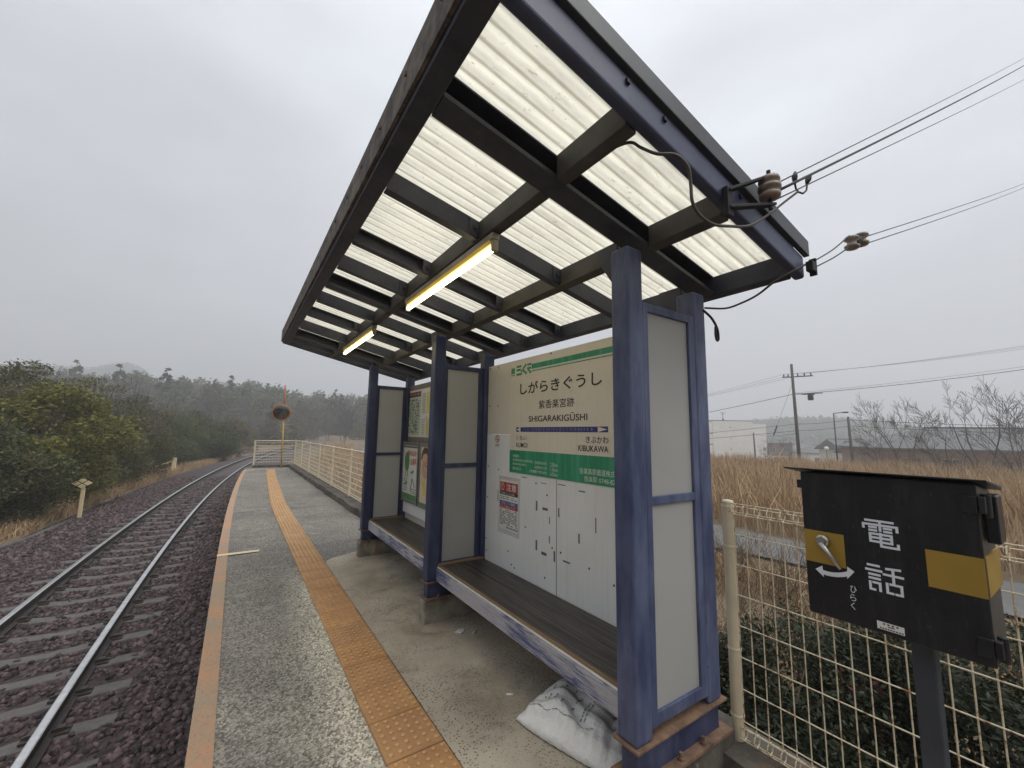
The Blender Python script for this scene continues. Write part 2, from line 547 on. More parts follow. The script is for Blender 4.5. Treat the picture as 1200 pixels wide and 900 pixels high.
leafmat('leaf_olive', (0.055, 0.06, 0.022), (0.2, 0.19, 0.075))
leafmat('leaf_bright', (0.06, 0.07, 0.02), (0.27, 0.235, 0.055))
leafmat('leaf_dark', (0.035, 0.05, 0.02), (0.14, 0.155, 0.062))
leafmat('leaf_brown', (0.06, 0.042, 0.03), (0.14, 0.1, 0.066))
leafmat('leaf_conifer', (0.022, 0.03, 0.02), (0.06, 0.07, 0.042))
leafmat('leaf_shrub', (0.008, 0.013, 0.007), (0.05, 0.064, 0.028), (0.11, 0.015, 0.02), 0.42)

t = NT('lamp_tube')
t.b.inputs['Emission Color'].default_value = (1.0, 0.85, 0.46, 1)
t.b.inputs['Emission Strength'].default_value = 5.0
M['lamp_tube'] = t.done((0.9, 0.9, 0.85), 0.4)
plain('lamp_housing', (0.66, 0.5, 0.14), 0.45, 0, 0.08)
plain('lamp_end', (0.33, 0.29, 0.23), 0.5, 0, 0.2, 20)


# ------------------------------------------------------------------ mesh helpers
class MB:
    def __init__(s):
        s.v, s.f, s.a = [], [], []

    def add(s, vs, fs):
        o = len(s.v)
        s.v += [tuple(v) for v in vs]
        s.f += [tuple(i + o for i in f) for f in fs]
        return s

    def hexa(s, p):      # 8 points, bottom 4 counterclockwise then top 4
        return s.add(p, [(3, 2, 1, 0), (4, 5, 6, 7), (0, 1, 5, 4), (1, 2, 6, 5), (2, 3, 7, 6), (3, 0, 4, 7)])

    def box(s, x0, x1, y0, y1, z0, z1):
        x0, x1 = min(x0, x1), max(x0, x1)
        y0, y1 = min(y0, y1), max(y0, y1)
        z0, z1 = min(z0, z1), max(z0, z1)
        return s.hexa([(x0, y0, z0), (x1, y0, z0), (x1, y1, z0), (x0, y1, z0), (x0, y0, z1), (x1, y0, z1), (x1, y1, z1), (x0, y1, z1)])

    def quad(s, a, b, c, d):
        return s.add([a, b, c, d], [(0, 1, 2, 3)])

    def tube(s, pts, r, n=8, cap=True):
        pts = [Vector(p) for p in pts]
        rs = r if isinstance(r, (list, tuple)) else [r] * len(pts)
        o = len(s.v)
        prev = None
        for i, p in enumerate(pts):
            d = (pts[min(i + 1, len(pts) - 1)] - pts[max(i - 1, 0)]).normalized()
            if prev is None:
                u = d.cross(Vector((0, 0, 1)))
                if u.length < 1e-3:
                    u = d.cross(Vector((0, 1, 0)))
            else:
                u = prev - d * prev.dot(d)
            u.normalize()
            prev = u
            w = d.cross(u)
            for k in range(n):
                a = 2 * math.pi * k / n
                s.v.append(tuple(p + (u * math.cos(a) + w * math.sin(a)) * rs[i]))
        for i in range(len(pts) - 1):
            for k in range(n):
                a, b = o + i * n + k, o + i * n + (k + 1) % n
                s.f.append((a, b, b + n, a + n))
        if cap:
            s.f.append(tuple(o + k for k in reversed(range(n))))
            s.f.append(tuple(o + (len(pts) - 1) * n + k for k in range(n)))
        return s

    def lathe(s, base, axis, prof, n=20):
        """prof: list of (distance along axis, radius)"""
        axis = Vector(axis).normalized()
        u = axis.orthogonal().normalized()
        w = axis.cross(u)
        o = len(s.v)
        for h, r in prof:
            for k in range(n):
                a = 2 * math.pi * k / n
                s.v.append(tuple(Vector(base) + axis * h + (u * math.cos(a) + w * math.sin(a)) * r))
        for i in range(len(prof) - 1):
            for k in range(n):
                a, b = o + i * n + k, o + i * n + (k + 1) % n
                s.f.append((a, b, b + n, a + n))
        s.f.append(tuple(o + k for k in reversed(range(n))))
        s.f.append(tuple(o + (len(prof) - 1) * n + k for k in range(n)))
        return s

    def build(s, name, m, parent=None, bevel=0, smooth=False, seg=2):
        return link_mesh(name, s.v, s.f, m, parent, bevel, smooth, seg)


def link_mesh(name, v, f, m, parent=None, bevel=0, smooth=False, seg=2):
    me = bpy.data.meshes.new(name)
    me.from_pydata([tuple(x) for x in v], [], f)
    me.update()
    o = bpy.data.objects.new(name, me)
    COL.objects.link(o)
    if isinstance(m, str):
        m = M[m]
    for x in (m if isinstance(m, (list, tuple)) else [m]):
        me.materials.append(M[x] if isinstance(x, str) else x)
    if smooth:
        me.polygons.foreach_set('use_smooth', [True] * len(me.polygons))
    if bevel:
        b = o.modifiers.new('bevel', 'BEVEL')
        b.width, b.segments, b.limit_method = bevel, seg, 'ANGLE'
        b.harden_normals = False
    if parent:
        adopt(o, parent)
    return o


def world_of(q):
    w = q.matrix_basis.copy()
    return world_of(q.parent) @ q.matrix_parent_inverse @ w if q.parent else w


def adopt(o, parent):
    o.parent = parent
    o.matrix_parent_inverse = world_of(parent).inverted()


def np_mesh(name, v, f, m, parent=None, attrs=None, smooth=False):
    """v (n,3), f (k,3|4) arrays; attrs: name -> per-face value"""
    me = bpy.data.meshes.new(name)
    v = np.asarray(v, np.float32)
    f = np.asarray(f, np.int32)
    k, w = f.shape
    me.vertices.add(len(v))
    me.vertices.foreach_set('co', v.ravel())
    me.loops.add(k * w)
    me.loops.foreach_set('vertex_index', f.ravel())
    me.polygons.add(k)
    me.polygons.foreach_set('loop_start', np.arange(k, dtype=np.int32) * w)
    me.polygons.foreach_set('loop_total', np.full(k, w, np.int32))
    if smooth:
        me.polygons.foreach_set('use_smooth', np.ones(k, bool))
    me.update(calc_edges=True)
    for n, a in (attrs or {}).items():
        at_ = me.attributes.new(n, 'FLOAT', 'FACE')
        at_.data.foreach_set('value', np.asarray(a, np.float32))
    o = bpy.data.objects.new(name, me)
    COL.objects.link(o)
    me.materials.append(M[m] if isinstance(m, str) else m)
    if parent:
        adopt(o, parent)
    return o


def tag(o, label=None, cat=None, group=None, kind=None):
    if label:
        o['label'] = label
    if cat:
        o['category'] = cat
    if group:
        o['group'] = group
    if kind:
        o['kind'] = kind
    return o


def thing(name, loc, label, cat, group=None, rotz=0):
    o = bpy.data.objects.new(name, None)
    o.empty_display_size = 0.2
    COL.objects.link(o)
    o.location = loc
    o.rotation_euler = (0, 0, rotz)
    o.matrix_basis = Matrix.Translation(loc) @ Matrix.Rotation(rotz, 4, 'Z')
    return tag(o, label, cat, group)


def copy_tree(o, parent=None):
    c = o.copy()
    COL.objects.link(c)
    c.parent = parent
    for ch in o.children:
        copy_tree(ch, c)
    return c


def lettering(name, items, m, parent, frame, extrude=0.0):
    """items: (text, u0, u1, v0, v1, bold) fitted in a plane; frame = (origin, u axis, v axis, out axis)"""
    O, U, V, Nn = [Vector(x) for x in frame]
    made = []
    for (s, u0, u1, v0, v1, bold) in items:
        allv, allf = [], []
        c = bpy.data.curves.new('lettering_curve', 'FONT')
        c.body = s
        c.offset = bold
        c.resolution_u = 4
        o = bpy.data.objects.new('lettering_curve', c)
        COL.objects.link(o)
        dg = bpy.context.evaluated_depsgraph_get()
        me = bpy.data.meshes.new_from_object(o.evaluated_get(dg))
        p = np.array([v.co[:] for v in me.vertices])
        fs = [tuple(q.vertices) for q in me.polygons]
        bpy.data.objects.remove(o)
        bpy.data.curves.remove(c)
        bpy.data.meshes.remove(me)
        lo, hi = p.min(0), p.max(0)
        off = len(allv)
        for q in p:
            a = u0 + (q[0] - lo[0]) / (hi[0] - lo[0]) * (u1 - u0)
            b = v0 + (q[1] - lo[1]) / (hi[1] - lo[1]) * (v1 - v0)
            allv.append(O + U * a + V * b + Nn * 0.0015)
        allf += [tuple(i + off for i in f) for f in fs]
        made.append(link_mesh(name, allv, allf, m, parent))
    return made


def board(mb, X, y0, y1, z0, z1, th=0.004):
    """a thin board facing -X with its face at X"""
    return mb.box(X, X + th, y0, y1, z0, z1)


# ------------------------------------------------------------------ the lie of the land
PZ = -1.5                                   # platform level (the camera is 1.5 m above it)
RAILZ = -2.39


def xr(y):                                  # right-hand rail, curving away to the right
    y = np.asarray(y, float)
    a = np.clip(y - 5, 0, 75)
    b = np.clip(y - 80, 0, None)
    return -1.1 + 0.00224 * a * a + 2 * 0.00224 * 75 * b


def tcx(y):
    return xr(y) - 0.566


def edge(y):
    return xr(np.minimum(y, 40)) + 1.03


def smooth01(a, b, x):
    t_ = np.clip((x - a) / (b - a), 0, 1)
    return t_ * t_ * (3 - 2 * t_)


def hgt(x, y):
    x, y = np.asarray(x, float), np.asarray(y, float)
    s = x - tcx(np.clip(y, -50, 90))
    z = np.full(np.broadcast(x, y).shape, -2.86)
    left = np.clip(-s - 3.2, 0, 60)
    z = z + 0.035 * left * (1 - 0.3 * smooth01(10, 60, left))
    r = np.clip(s - 4.2, 0, None)
    z = z + 0.30 * smooth01(0, 1.5, r) - 0.012 * np.clip(r - 10, 0, 38) - 0.058 * np.clip(r - 50, 0, 75)
    z = z + 7.0 * np.exp(-((x + 10) / 80) ** 2 - ((y - 180) / 50) ** 2)
    z = z + 3.5 * np.exp(-((x - 55) / 45) ** 2 - ((y - 190) / 55) ** 2)
    z = z + (66 + 5 * np.sin(x * .045) + 3 * np.sin(x * .11 + 1)) * np.exp(-(np.abs(x + 125) / np.where(x > -125, 85, 190)) ** 2 - ((y - 650) / 110) ** 2) + 0 * x
    z = z + 14 * np.exp(-((x + 30) / 120) ** 2 - ((y - 380) / 80) ** 2)
    z = z + 15 * np.exp(-((x - 400) / 90) ** 2 - ((y - 190) / 80) ** 2)
    z = z + 12 * np.exp(-((x - 430) / 70) ** 2 - ((y - 120) / 60) ** 2)
    z = z + 0.12 * np.sin(x * 0.31 + y * 0.17) * smooth01(6, 20, np.abs(s)) + 0.05 * np.sin(x * 1.1 - y * 0.7) * smooth01(6, 14, np.abs(s))
    return z


def axis_grid(lo, hi, n, c):
    u = np.linspace(np.arcsinh((lo - c) / 8), np.arcsinh((hi - c) / 8), n)
    return np.sinh(u) * 8 + c


gx = axis_grid(-890, 890, 230, 1.0)
gy = axis_grid(-290, 890, 240, 6.0)
GX, GY = np.meshgrid(gx, gy)
GZ = hgt(GX, GY)
V = np.stack([GX, GY, GZ], -1).reshape(-1, 3)
idx = np.arange(len(V)).reshape(GX.shape)
F = np.stack([idx[:-1, :-1], idx[:-1, 1:], idx[1:, 1:], idx[1:, :-1]], -1).reshape(-1, 4)
cx = V[F].mean(1)
far = np.hypot(cx[:, 0], cx[:, 1]) > 150
g = np_mesh('ground', V, F, 'ground_dry', smooth=True)
g.data.materials.append(M['hill_wood'])
g.data.polygons.foreach_set('material_index', far.astype(np.int32))
tag(g, kind='structure')

# platform: slab with a curving edge, side wall and end
NY = 221
py = np.linspace(-3, 19.75, NY)
ex = edge(py)
REAR = 1.92
nu = 24
PV, wearv = [], []
for i, y in enumerate(py):
    for k in range(nu + 1):
        x = ex[i] + (REAR - ex[i]) * k / nu
        PV.append((x, y, PZ + 0.004 * math.sin(3 * x + y) * 0.5))
        tl = 0.69 if y < 9 else ex[i] + 0.755
        dd = tl - x
        w = 0.0
        if y < 5.5 and 0 < dd < 0.24:
            w = (1 - dd / 0.24) * smooth01(5.5, 4.2, y)
        w += 0.55 * smooth01(4.6, 2.4, y) * (0.5 + 0.5 * math.sin(7 * x + 3.1 * y) * math.sin(2.3 * y))
        wearv.append(min(1, w))
PF = []
for i in range(NY - 1):
    for k in range(nu):
        a = i * (nu + 1) + k
        PF.append((a, a + 1, a + nu + 2, a + nu + 1))
pl = np_mesh('platform', PV, PF, 'asphalt')
pa = pl.data.attributes.new('wear', 'FLOAT', 'POINT')
pa.data.foreach_set('value', np.array(wearv, np.float32))
tag(pl, kind='structure')
mb = MB()
for i in range(NY - 1):
    a, b = (ex[i], py[i]), (ex[i + 1], py[i + 1])
    z0, z1 = -2.95, PZ - 0.002
    mb.quad((a[0], a[1], z0), (a[0], a[1], z1), (b[0], b[1], z1), (b[0], b[1], z0))
mb.quad((ex[-1], py[-1], -2.95), (ex[-1], py[-1], PZ - .002), (REAR, py[-1], PZ - .002), (REAR, py[-1], -2.95))
tag(mb.build('platform_wall', 'kerb_concrete'), kind='structure')


def strip(name, x0f, x1f, y0, y1, z, m, n=60):
    ys = np.linspace(y0, y1, n)
    v, f = [], []
    for y in ys:
        v += [(float(x0f(y)), y, z), (float(x1f(y)), y, z)]
    for i in range(n - 1):
        f.append((2 * i, 2 * i + 1, 2 * i + 3, 2 * i + 2))
    return tag(link_mesh(name, v, f, m), kind='structure')


strip('platform_edge_line', lambda y: edge(y) + 0.002, lambda y: edge(y) + 0.105, -3, 18.4, PZ + 0.007, 'worn_orange_paint', 90)
strip('stopping_mark', lambda y: -0.068, lambda y: 0.36, 6.10, 6.19, PZ + 0.011, 'worn_cream_paint', 2)
strip('stopping_mark_far', lambda y: 0.39, lambda y: 0.70, 18.3, 18.45, PZ + 0.011, 'worn_cream_paint', 2)
for yj in (9.1, 13.4):
    tag(link_mesh('platform_joint', [(float(edge(yj)) + .11, yj, PZ + .008), (REAR - .01, yj + .03, PZ + .008), (REAR - .01, yj + .055, PZ + .008), (float(edge(yj)) + .11, yj + .022, PZ + .008)], [(0, 1, 2, 3)], 'kerb_concrete'), kind='structure')
# concrete apron under the shelter, with a ragged far edge
ap = [(0.972, -3.0)]
ap += [(REAR, -3.0), (REAR, 5.62), (1.72, 5.6), (1.5, 5.52), (1.34, 5.49), (1.2, 5.43), (1.08, 5.37), (1.0, 5.3), (0.972, 5.2)]
v = [(x, y, PZ + 0.009) for x, y in ap]
tag(link_mesh('platform_apron', v, [tuple(range(len(v)))], 'platform_concrete'), kind='structure')

# tactile paving: 300 mm tiles with 6 x 6 domes
mb = MB()
y = -2.51


def tile_left(y_):
    a_ = smooth01(7.5, 13, y_)
    return 0.688 * (1 - a_) + a_ * (float(edge(y_)) + 0.757)


dome_v, dome_f = [], []
while y < 18.35:
    xl, xl2 = tile_left(y), tile_left(y + 0.296)
    zt = PZ + 0.016 + random.uniform(-.0015, .0015)
    dx = random.uniform(-.003, .003)
    a = [(xl + dx, y), (xl + .28 + dx, y), (xl2 + .28 + dx, y + .292), (xl2 + dx, y + .292)]
    inn = [(a[0][0] + .006, a[0][1] + .006), (a[1][0] - .006, a[1][1] + .006), (a[2][0] - .006, a[2][1] - .006), (a[3][0] + .006, a[3][1] - .006)]
    P = [(p[0], p[1], PZ - .01) for p in a] + [(p[0], p[1], zt - .006) for p in a] + [(p[0], p[1], zt) for p in inn]
    fs = [(0, 1, 5, 4), (1, 2, 6, 5), (2, 3, 7, 6), (3, 0, 4, 7), (4, 5, 9, 8), (5, 6, 10, 9), (6, 7, 11, 10), (7, 4, 8, 11), (8, 9, 10, 11)]
    mb.add(P, fs)
    n6 = 8 if y < 7 else 6
    for i in range(6):
        for k in range(6):
            cxx = xl + dx + .028 + k * .045 + (xl2 - xl) * (i + .5) / 6
            cyy = y + .03 + i * .047
            o = len(mb.v)
            for (r, h) in ((.0135, -.001), (.0105, .0055), (.005, .007)):
                for q in range(n6):
                    an = 2 * math.pi * q / n6
                    mb.v.append((cxx + r * math.cos(an), cyy + r * math.sin(an), zt + h))
            for rr in range(2):
                for q in range(n6):
                    A, B = o + rr * n6 + q, o + rr * n6 + (q + 1) % n6
                    mb.f.append((A, B, B + n6, A + n6))
            mb.f.append(tuple(o + 2 * n6 + q for q in range(n6)))
    y += 0.3
tag(mb.build('tactile_paving', 'tactile_tile'), kind='structure')

# kerb along the back of the platform, carrying the fence
mb = MB()
kn = [(-3, 5.6), (5.6, 19.75)]
ys = list(np.linspace(-3, 19.75, 60))
v, f = [], []
for y in ys:
    j = 0.012 * math.sin(y * 5.1) + 0.008 * math.sin(y * 13)
    x0 = REAR - 0.02 + (0.0 if y < 6 else min(0.0, -(6 - y) * 0))
    v += [(x0 + j, y, PZ - 0.05), (x0 + 0.02 + j, y, -1.385 + j * .4), (2.17, y, -1.385), (2.19, y, -2.9)]
for i in range(len(ys) - 1):
    for k in range(3):
        a = i * 4 + k
        f.append((a, a + 1, a + 5, a + 4))
f.append((len(v) - 4, len(v) - 3, len(v) - 2, len(v) - 1))
tag(link_mesh('platform_kerb', v, f, 'kerb_concrete'), kind='structure')
mb = MB().box(0.66, 1.89, 19.5, 19.74, PZ - .02, -1.40)
tag(mb.build('end_kerb', 'kerb_concrete', bevel=0.01), kind='structure')

# path in the field
PTH = [(10.3, -30), (10.6, -8), (10.9, 1), (10.7, 5), (10.2, 12), (10.2, 22), (12, 40), (17, 70)]


def pathx(y):
    return np.interp(y, [p[1] for p in PTH], [p[0] for p in PTH])


ys = np.linspace(-28, 68, 90)
v, f = [], []
for y in ys:
    for k in range(5):
        x = float(pathx(y)) - 1.25 + 2.5 * k / 4
        v.append((x, y, float(hgt(x, y)) + 0.06))
for i in range(len(ys) - 1):
    for k in range(4):
        a = i * 5 + k
        f.append((a, a + 1, a + 6, a + 5))
tag(link_mesh('path', v, f, 'path_asphalt'), kind='structure')

# ------------------------------------------------------------------ haze
mb = MB().box(-895, 895, -295, 895, -14, 145)
hz = mb.build('haze', 'paper_white')
hm = bpy.data.materials.new('haze')
hm.use_nodes = True
hm.node_tree.nodes.clear()
ho = hm.node_tree.nodes.new('ShaderNodeOutputMaterial')
hv = hm.node_tree.nodes.new('ShaderNodeVolumePrincipled')
hv.inputs['Color'].default_value = (0.95, 0.965, 1.0, 1)
hv.inputs['Density'].default_value = 0.0026
hv.inputs['Anisotropy'].default_value = 0.2
hm.node_tree.links.new(hv.outputs[0], ho.inputs['Volume'])
hz.data.materials.clear()
hz.data.materials.append(hm)
tag(hz, kind='stuff')
hz['label'] = 'thin grey winter fog filling the air over the station and hills'

# ------------------------------------------------------------------ railway track
ys = np.concatenate([np.linspace(-6, 60, 120), np.linspace(62, 140, 30)])
prof = [(-3.5, -2.9), (-2.75, -2.84), (-1.7, -2.55), (-1.05, -2.535), (-0.4, -2.575), (0, -2.585), (0.4, -2.575), (1.05, -2.54), (1.62, -2.53)]
v, f = [], []
for y in ys:
    c0 = float(tcx(y))
    for s_, z in prof:
        if s_ > 1.6 and y > 19.8:
            v.append((c0 + 2.7, y, -2.86))
        else:
            v.append((c0 + s_, y, z))
npf = len(prof)
for i in range(len(ys) - 1):
    for k in range(npf - 1):
        a = i * npf + k
        f.append((a, a + 1, a + npf + 1, a + npf))
bb = link_mesh('ballast_bed', v, f, 'ballast', smooth=True)
tag(bb, kind='structure')

# loose stones on top
base = bmesh.new()
bmesh.ops.create_icosphere(base, subdivisions=1, radius=1)
tmpl_v = np.array([p.co[:] for p in base.verts])
tmpl_f = np.array([[q.index for q in p.verts] for p in base.faces])
base.free()


def scatter_stones(n, y0, y1, size, seed):
    rg = np.random.default_rng(seed)
    sy = rg.uniform(y0, y1, n)
    ss = rg.uniform(-2.9, 1.56, n)
    zc = np.interp(ss, [p[0] for p in prof], [p[1] for p in prof])
    # leave the sleepers bare
    ph = ((sy - 2.1) / 0.62) % 1.0
    on = (np.abs(ss) < 1.02) & ((ph < 0.24) | (ph > 0.83))
    nr = (np.abs(np.abs(ss) - 0.566) < 0.09)
    keep = ~(on & (rg.random(n) > 0.05)) & ~(nr & (rg.random(n) > .2))
    sy, ss, zc = sy[keep], ss[keep], zc[keep]
    m = len(sy)
    sc = rg.uniform(.6, 1.25, (m, 1)) * size * rg.uniform(.55, 1.15, (m, 3))
    jit = rg.uniform(.72, 1.22, (m, len(tmpl_v), 1))
    a, b = rg.uniform(0, 6.28, m), rg.uniform(-.8, .8, m)
    P = tmpl_v[None] * jit * sc[:, None, :]
    ca, sa, cb, sb = np.cos(a)[:, None], np.sin(a)[:, None], np.cos(b)[:, None], np.sin(b)[:, None]
    x, y, z = P[..., 0], P[..., 1], P[..., 2]
    y, z = y * cb - z * sb, y * sb + z * cb
    x, y = x * ca - y * sa, x * sa + y * ca
    P = np.stack([x + (tcx(sy) + ss)[:, None], y + sy[:, None], z + (zc + size * rg.uniform(-.25, .35, m))[:, None]], -1)
    Fx = tmpl_f[None] + (np.arange(m) * len(tmpl_v))[:, None, None]
    tone = np.repeat(rg.random(m) ** 1.6, len(tmpl_f))
    return P.reshape(-1, 3), Fx.reshape(-1, 3), tone


A = scatter_stones(15000, 2.6, 12, 0.036, 1)
B = scatter_stones(9000, 12, 28, 0.05, 2)
v = np.concatenate([A[0], B[0]])
f = np.concatenate([A[1], B[1] + len(A[0])])
o = np_mesh('ballast_stones', v, f, 'ballast_stone', attrs={'tone': np.concatenate([A[2], B[2]])})
tag(o, 'dark purplish brown crushed stone ballast around the sleepers', 'ballast', kind='stuff')

trk = thing('railway_track', (float(tcx(5)), 5, -2.55), 'single curving railway track of two steel rails on concrete sleepers', 'railway track')
rail_prof = [(-.032, 0), (-.032, -.035), (-.008, -.05), (-.008, -.12), (-.06, -.135), (-.06, -.145), (.06, -.145), (.06, -.135), (.008, -.12), (.008, -.05), (.032, -.035), (.032, 0), (.024, .006), (-.024, .006)]
ys = np.concatenate([np.linspace(-6, 60, 130), np.linspace(61, 138, 60)])
for sd in (-.566, .566):
    v, f = [], []
    n = len(rail_prof)
    for y in ys:
        c0 = float(tcx(y)) + sd
        for a, b in rail_prof:
            v.append((c0 + a, y, RAILZ + b - .006))
    for i in range(len(ys) - 1):
        for k in range(n):
            p, q = i * n + k, i * n + (k + 1) % n
            f.append((p, p + n, q + n, q))
    r = link_mesh('rail', v, f, ['rail_steel_side', 'rail_steel_top'], trk)
    mi = [1 if (k % n) in (11, 12, 13) else 0 for k in range(len(f))]
    r.data.polygons.foreach_set('material_index', mi)
# sleepers: dished concrete, with four rail clips each
mb = MB()
secs = [(-1.0, .0), (-.75, .0), (-.5, -.002), (-.3, -.03), (0, -.042), (.3, -.03), (.5, -.002), (.75, .0), (1.0, .0)]
v, f = [], []
for a, dz in secs:
    v += [(a, -.12, -.16), (a, .12, -.16), (a, .085, dz), (a, -.085, dz)]
for i in range(len(secs) - 1):
    for k in range(4):
        p, q = i * 4 + k, i * 4 + (k + 1) % 4
        f.append((p, q, q + 4, p + 4))
f += [(3, 2, 1, 0), tuple(len(v) - 4 + k for k in range(4))]
sl0 = None
mbc = MB()
mbc.box(-.06, .06, -.055, .055, 0, .018)
mbc.box(-.028, .028, -.03, .03, .018, .05)
mbc.box(-.055, .055, -.012, .012, .018, .036)
y, count = 2.1, 0
while y < 62 and count < 95:
    c0 = float(tcx(y))
    ang = math.atan(float((xr(y + .2) - xr(y - .2)) / .4))
    if sl0 is None:
        s0 = link_mesh('sleeper', v, f, 'sleeper_concrete', trk, bevel=.008)
        c_first = mbc.build('rail_clip', 'clip_steel', s0, bevel=.004)
        sl0 = (s0.data, c_first.data)
    so_ = bpy.data.objects.new('sleeper', sl0[0]) if count else s0
    if count:
        COL.objects.link(so_)
        bv = so_.modifiers.new('bevel', 'BEVEL')
        bv.width = .008
        so_.parent = trk
    so_.matrix_parent_inverse = Matrix.Identity(4)
    so_.location = (c0 - float(tcx(5)), y - 5, RAILZ - .15 + 2.55)
    so_.rotation_euler = (0, 0, -ang)
    if count < 22:
        for k, xx in enumerate((-.566 - .085, -.566 + .085, .566 - .085, .566 + .085)):
            co_ = c_first if (count == 0 and k == 0) else bpy.data.objects.new('rail_clip', sl0[1])
            if co_ is not c_first:
                COL.objects.link(co_)
                co_.parent = so_
            co_.matrix_parent_inverse = Matrix.Identity(4)
            co_.location = (xx, 0, 0)
    y += 0.62
    count += 1

# ------------------------------------------------------------------ waiting shelter
sh = thing('waiting_shelter', (1.66, 3.2, PZ), 'open blue steel platform shelter with translucent corrugated roof, two benches and white back boards', 'shelter')
NAVY, STEEL = 'navy_paint', 'roof_steel'
SL = 0.22


def rz(x):                                   # underside of the roof beams
    return 0.89 - SL * (x - 1.41)


def rbox(mb, x0, x1, y0, y1, h0, h1):
    return mb.hexa([(x0, y0, rz(x0) + h0), (x1, y0, rz(x1) + h0), (x1, y1, rz(x1) + h0), (x0, y1, rz(x0) + h0),
                    (x0, y0, rz(x0) + h1), (x1, y0, rz(x1) + h1), (x1, y1, rz(x1) + h1), (x0, y1, rz(x0) + h1)])


POSTY = [1.135, 3.2, 5.25]
for j, y0 in enumerate(POSTY):
    for x0 in (1.36, 1.85):
        pz0 = -1.185
        p = MB().box(x0, x0 + .1, y0, y0 + .1, pz0, 0.85 - SL * (x0 + .1 - 1.41)).build('post', 'navy_faded' if j == 0 else NAVY, sh, bevel=.012, seg=3)
        if j == 0:
            m = p.data.materials[0]
        # triangular gusset under the beam
        zt = rz(x0) + .0
        gy = y0 + .1
        gm = MB()
        gv = [(x0 + .046, gy - .002, zt), (x0 + .046, gy + .13, zt), (x0 + .046, gy + .11, zt - .07), (x0 + .046, gy - .002, zt - .24),
              (x0 + .054, gy - .002, zt), (x0 + .054, gy + .13, zt), (x0 + .054, gy + .11, zt - .07), (x0 + .054, gy - .002, zt - .24)]
        gm.add(gv, [(0, 1, 2, 3), (7, 6, 5, 4), (0, 4, 5, 1), (1, 5, 6, 2), (2, 6, 7, 3), (3, 7, 4, 0)])
        gm.build('gusset', STEEL, p)
    # flange plate, blue web stub and base plate with bolts
    MB().box(1.35, 1.975, y0 - .012, y0 + .112, -1.197, -1.186).build('flange_plate', 'rusty_plate', sh, bevel=.002)
    stb = MB().box(1.372, 1.94, y0 + .012, y0 + .088, -1.312, -1.197).build('base_stub', NAVY, sh, bevel=.004)
    bp = MB()
    bp.box(1.35, 1.985, y0 - .03, y0 + .125, -1.323, -1.311)
    for bx in (1.46, 1.62, 1.78):
        bp.lathe((bx, y0 - .008, -1.312), (0, 0, 1), [(0, .013), (.012, .013), (.0121, .008), (.03, .008)], 8)
    bp.build('base_plate', 'rusty_plate', sh)
    fo = MB().box(1.335, 2.02, y0 - .02, y0 + .09, PZ - .02, -1.323)
    fo.build('footing', 'kerb_concrete' if j == 0 else 'footing_concrete', sh, bevel=.012)
    # side partition: blue frame, mid rail, two frosted panes
    y1 = y0 + .03
    fr = MB()
    zb, zt = (-1.15, .60) if j == 0 else (-1.075, .60)
    yf = (y0 + .004, y0 + .044) if j == 0 else (y0 + .03, y0 + .07)
    fr.box(1.4585, 1.4955, *yf, zb, zt)
    fr.box(1.806, 1.8515, *yf, zb, zt)
    fr.box(1.494, 1.808, yf[0] + .001, yf[1] - .001, zt - .04, zt - .001)
    fr.box(1.494, 1.808, yf[0] + .001, yf[1] - .001, -.292, -.256)
    fr.box(1.494, 1.808, yf[0] + .001, yf[1] - .001, zb + .001, zb + .05 if j == 0 else zb + .02)
    fr = fr.build('partition_frame', 'navy_faded' if j == 0 else NAVY, sh, bevel=.003)
    for a, b in ((zb + .02, -.285), (-.263, zt - .03)):
        MB().box(1.488, 1.812, yf[0] + .014, yf[0] + .020, a, b).build('pane', 'frosted_pane', fr)
    if j:
        MB().box(1.45, 1.87, y0 - .012, y0 + .03, -1.075, -1.06).build('ledge', 'bench_edge_tan', fr, bevel=.003)


# roof: channel beams, rafters, purlins, fascia, corrugated sheet
def channel(name, x0, x1, ya, yb, h1=.1, open_near=True, m=STEEL):
    mb = MB()
    tk = .007
    rbox(mb, x0, x1, ya, yb, 0, tk)
    rbox(mb, x0, x1, ya, yb, h1 - tk, h1)
    if open_near:
        rbox(mb, x0, x1, yb - tk, yb, tk, h1 - tk)
        rbox(mb, x0, x1, ya, ya + .004, tk, .018)
    else:
        rbox(mb, x0, x1, ya, ya + tk, tk, h1 - tk)
    return mb.build(name, m, sh)


for y0 in POSTY:
    channel('main_beam', .475, 2.04, y0 - .002, y0 + .102)
RAF = [(1.75, False), (2.375, True), (2.815, False), (3.68, False), (4.2, True), (4.785, False), (5.56, True)]
for y0, op in RAF:
    for x0, x1 in ((.475, .952), (1.003, 1.502), (1.556, 2.04)):
        channel('rafter', x0, x1, y0, y0 + .048, .098, op)
        # bolted cleat at the downhill end
        mb = MB()
        rbox(mb, x1 - .055, x1 - .0015, y0 - .006, y0 + .0, .006, .092)
        rbox(mb, x1 - .035, x1 - .02, y0 - .018, y0 - .006, .04, .055)
        mb.build('cleat', 'grimy_edge' if False else STEEL, sh)
for x0, x1 in ((.952, 1.003), (1.502, 1.556)):
    segs = [.79] + [q for y0 in POSTY for q in (y0 - .004, y0 + .104)] + [5.85]
    for a, b in zip(segs[::2], segs[1::2]):
        mb = MB()
        rbox(mb, x0, x1, a, b, -.003, .097)
        mb.build('purlin', 'grimy_steel', sh, bevel=.004)
mb = MB()
rbox(mb, .40, .473, .75, 5.9, 0, .11)
mb.build('front_beam', STEEL, sh, bevel=.006)
mb = MB()
rbox(mb, .385, .398, .745, 5.91, .02, .155)
rbox(mb, .385, .45, .745, 5.91, .155, .163)
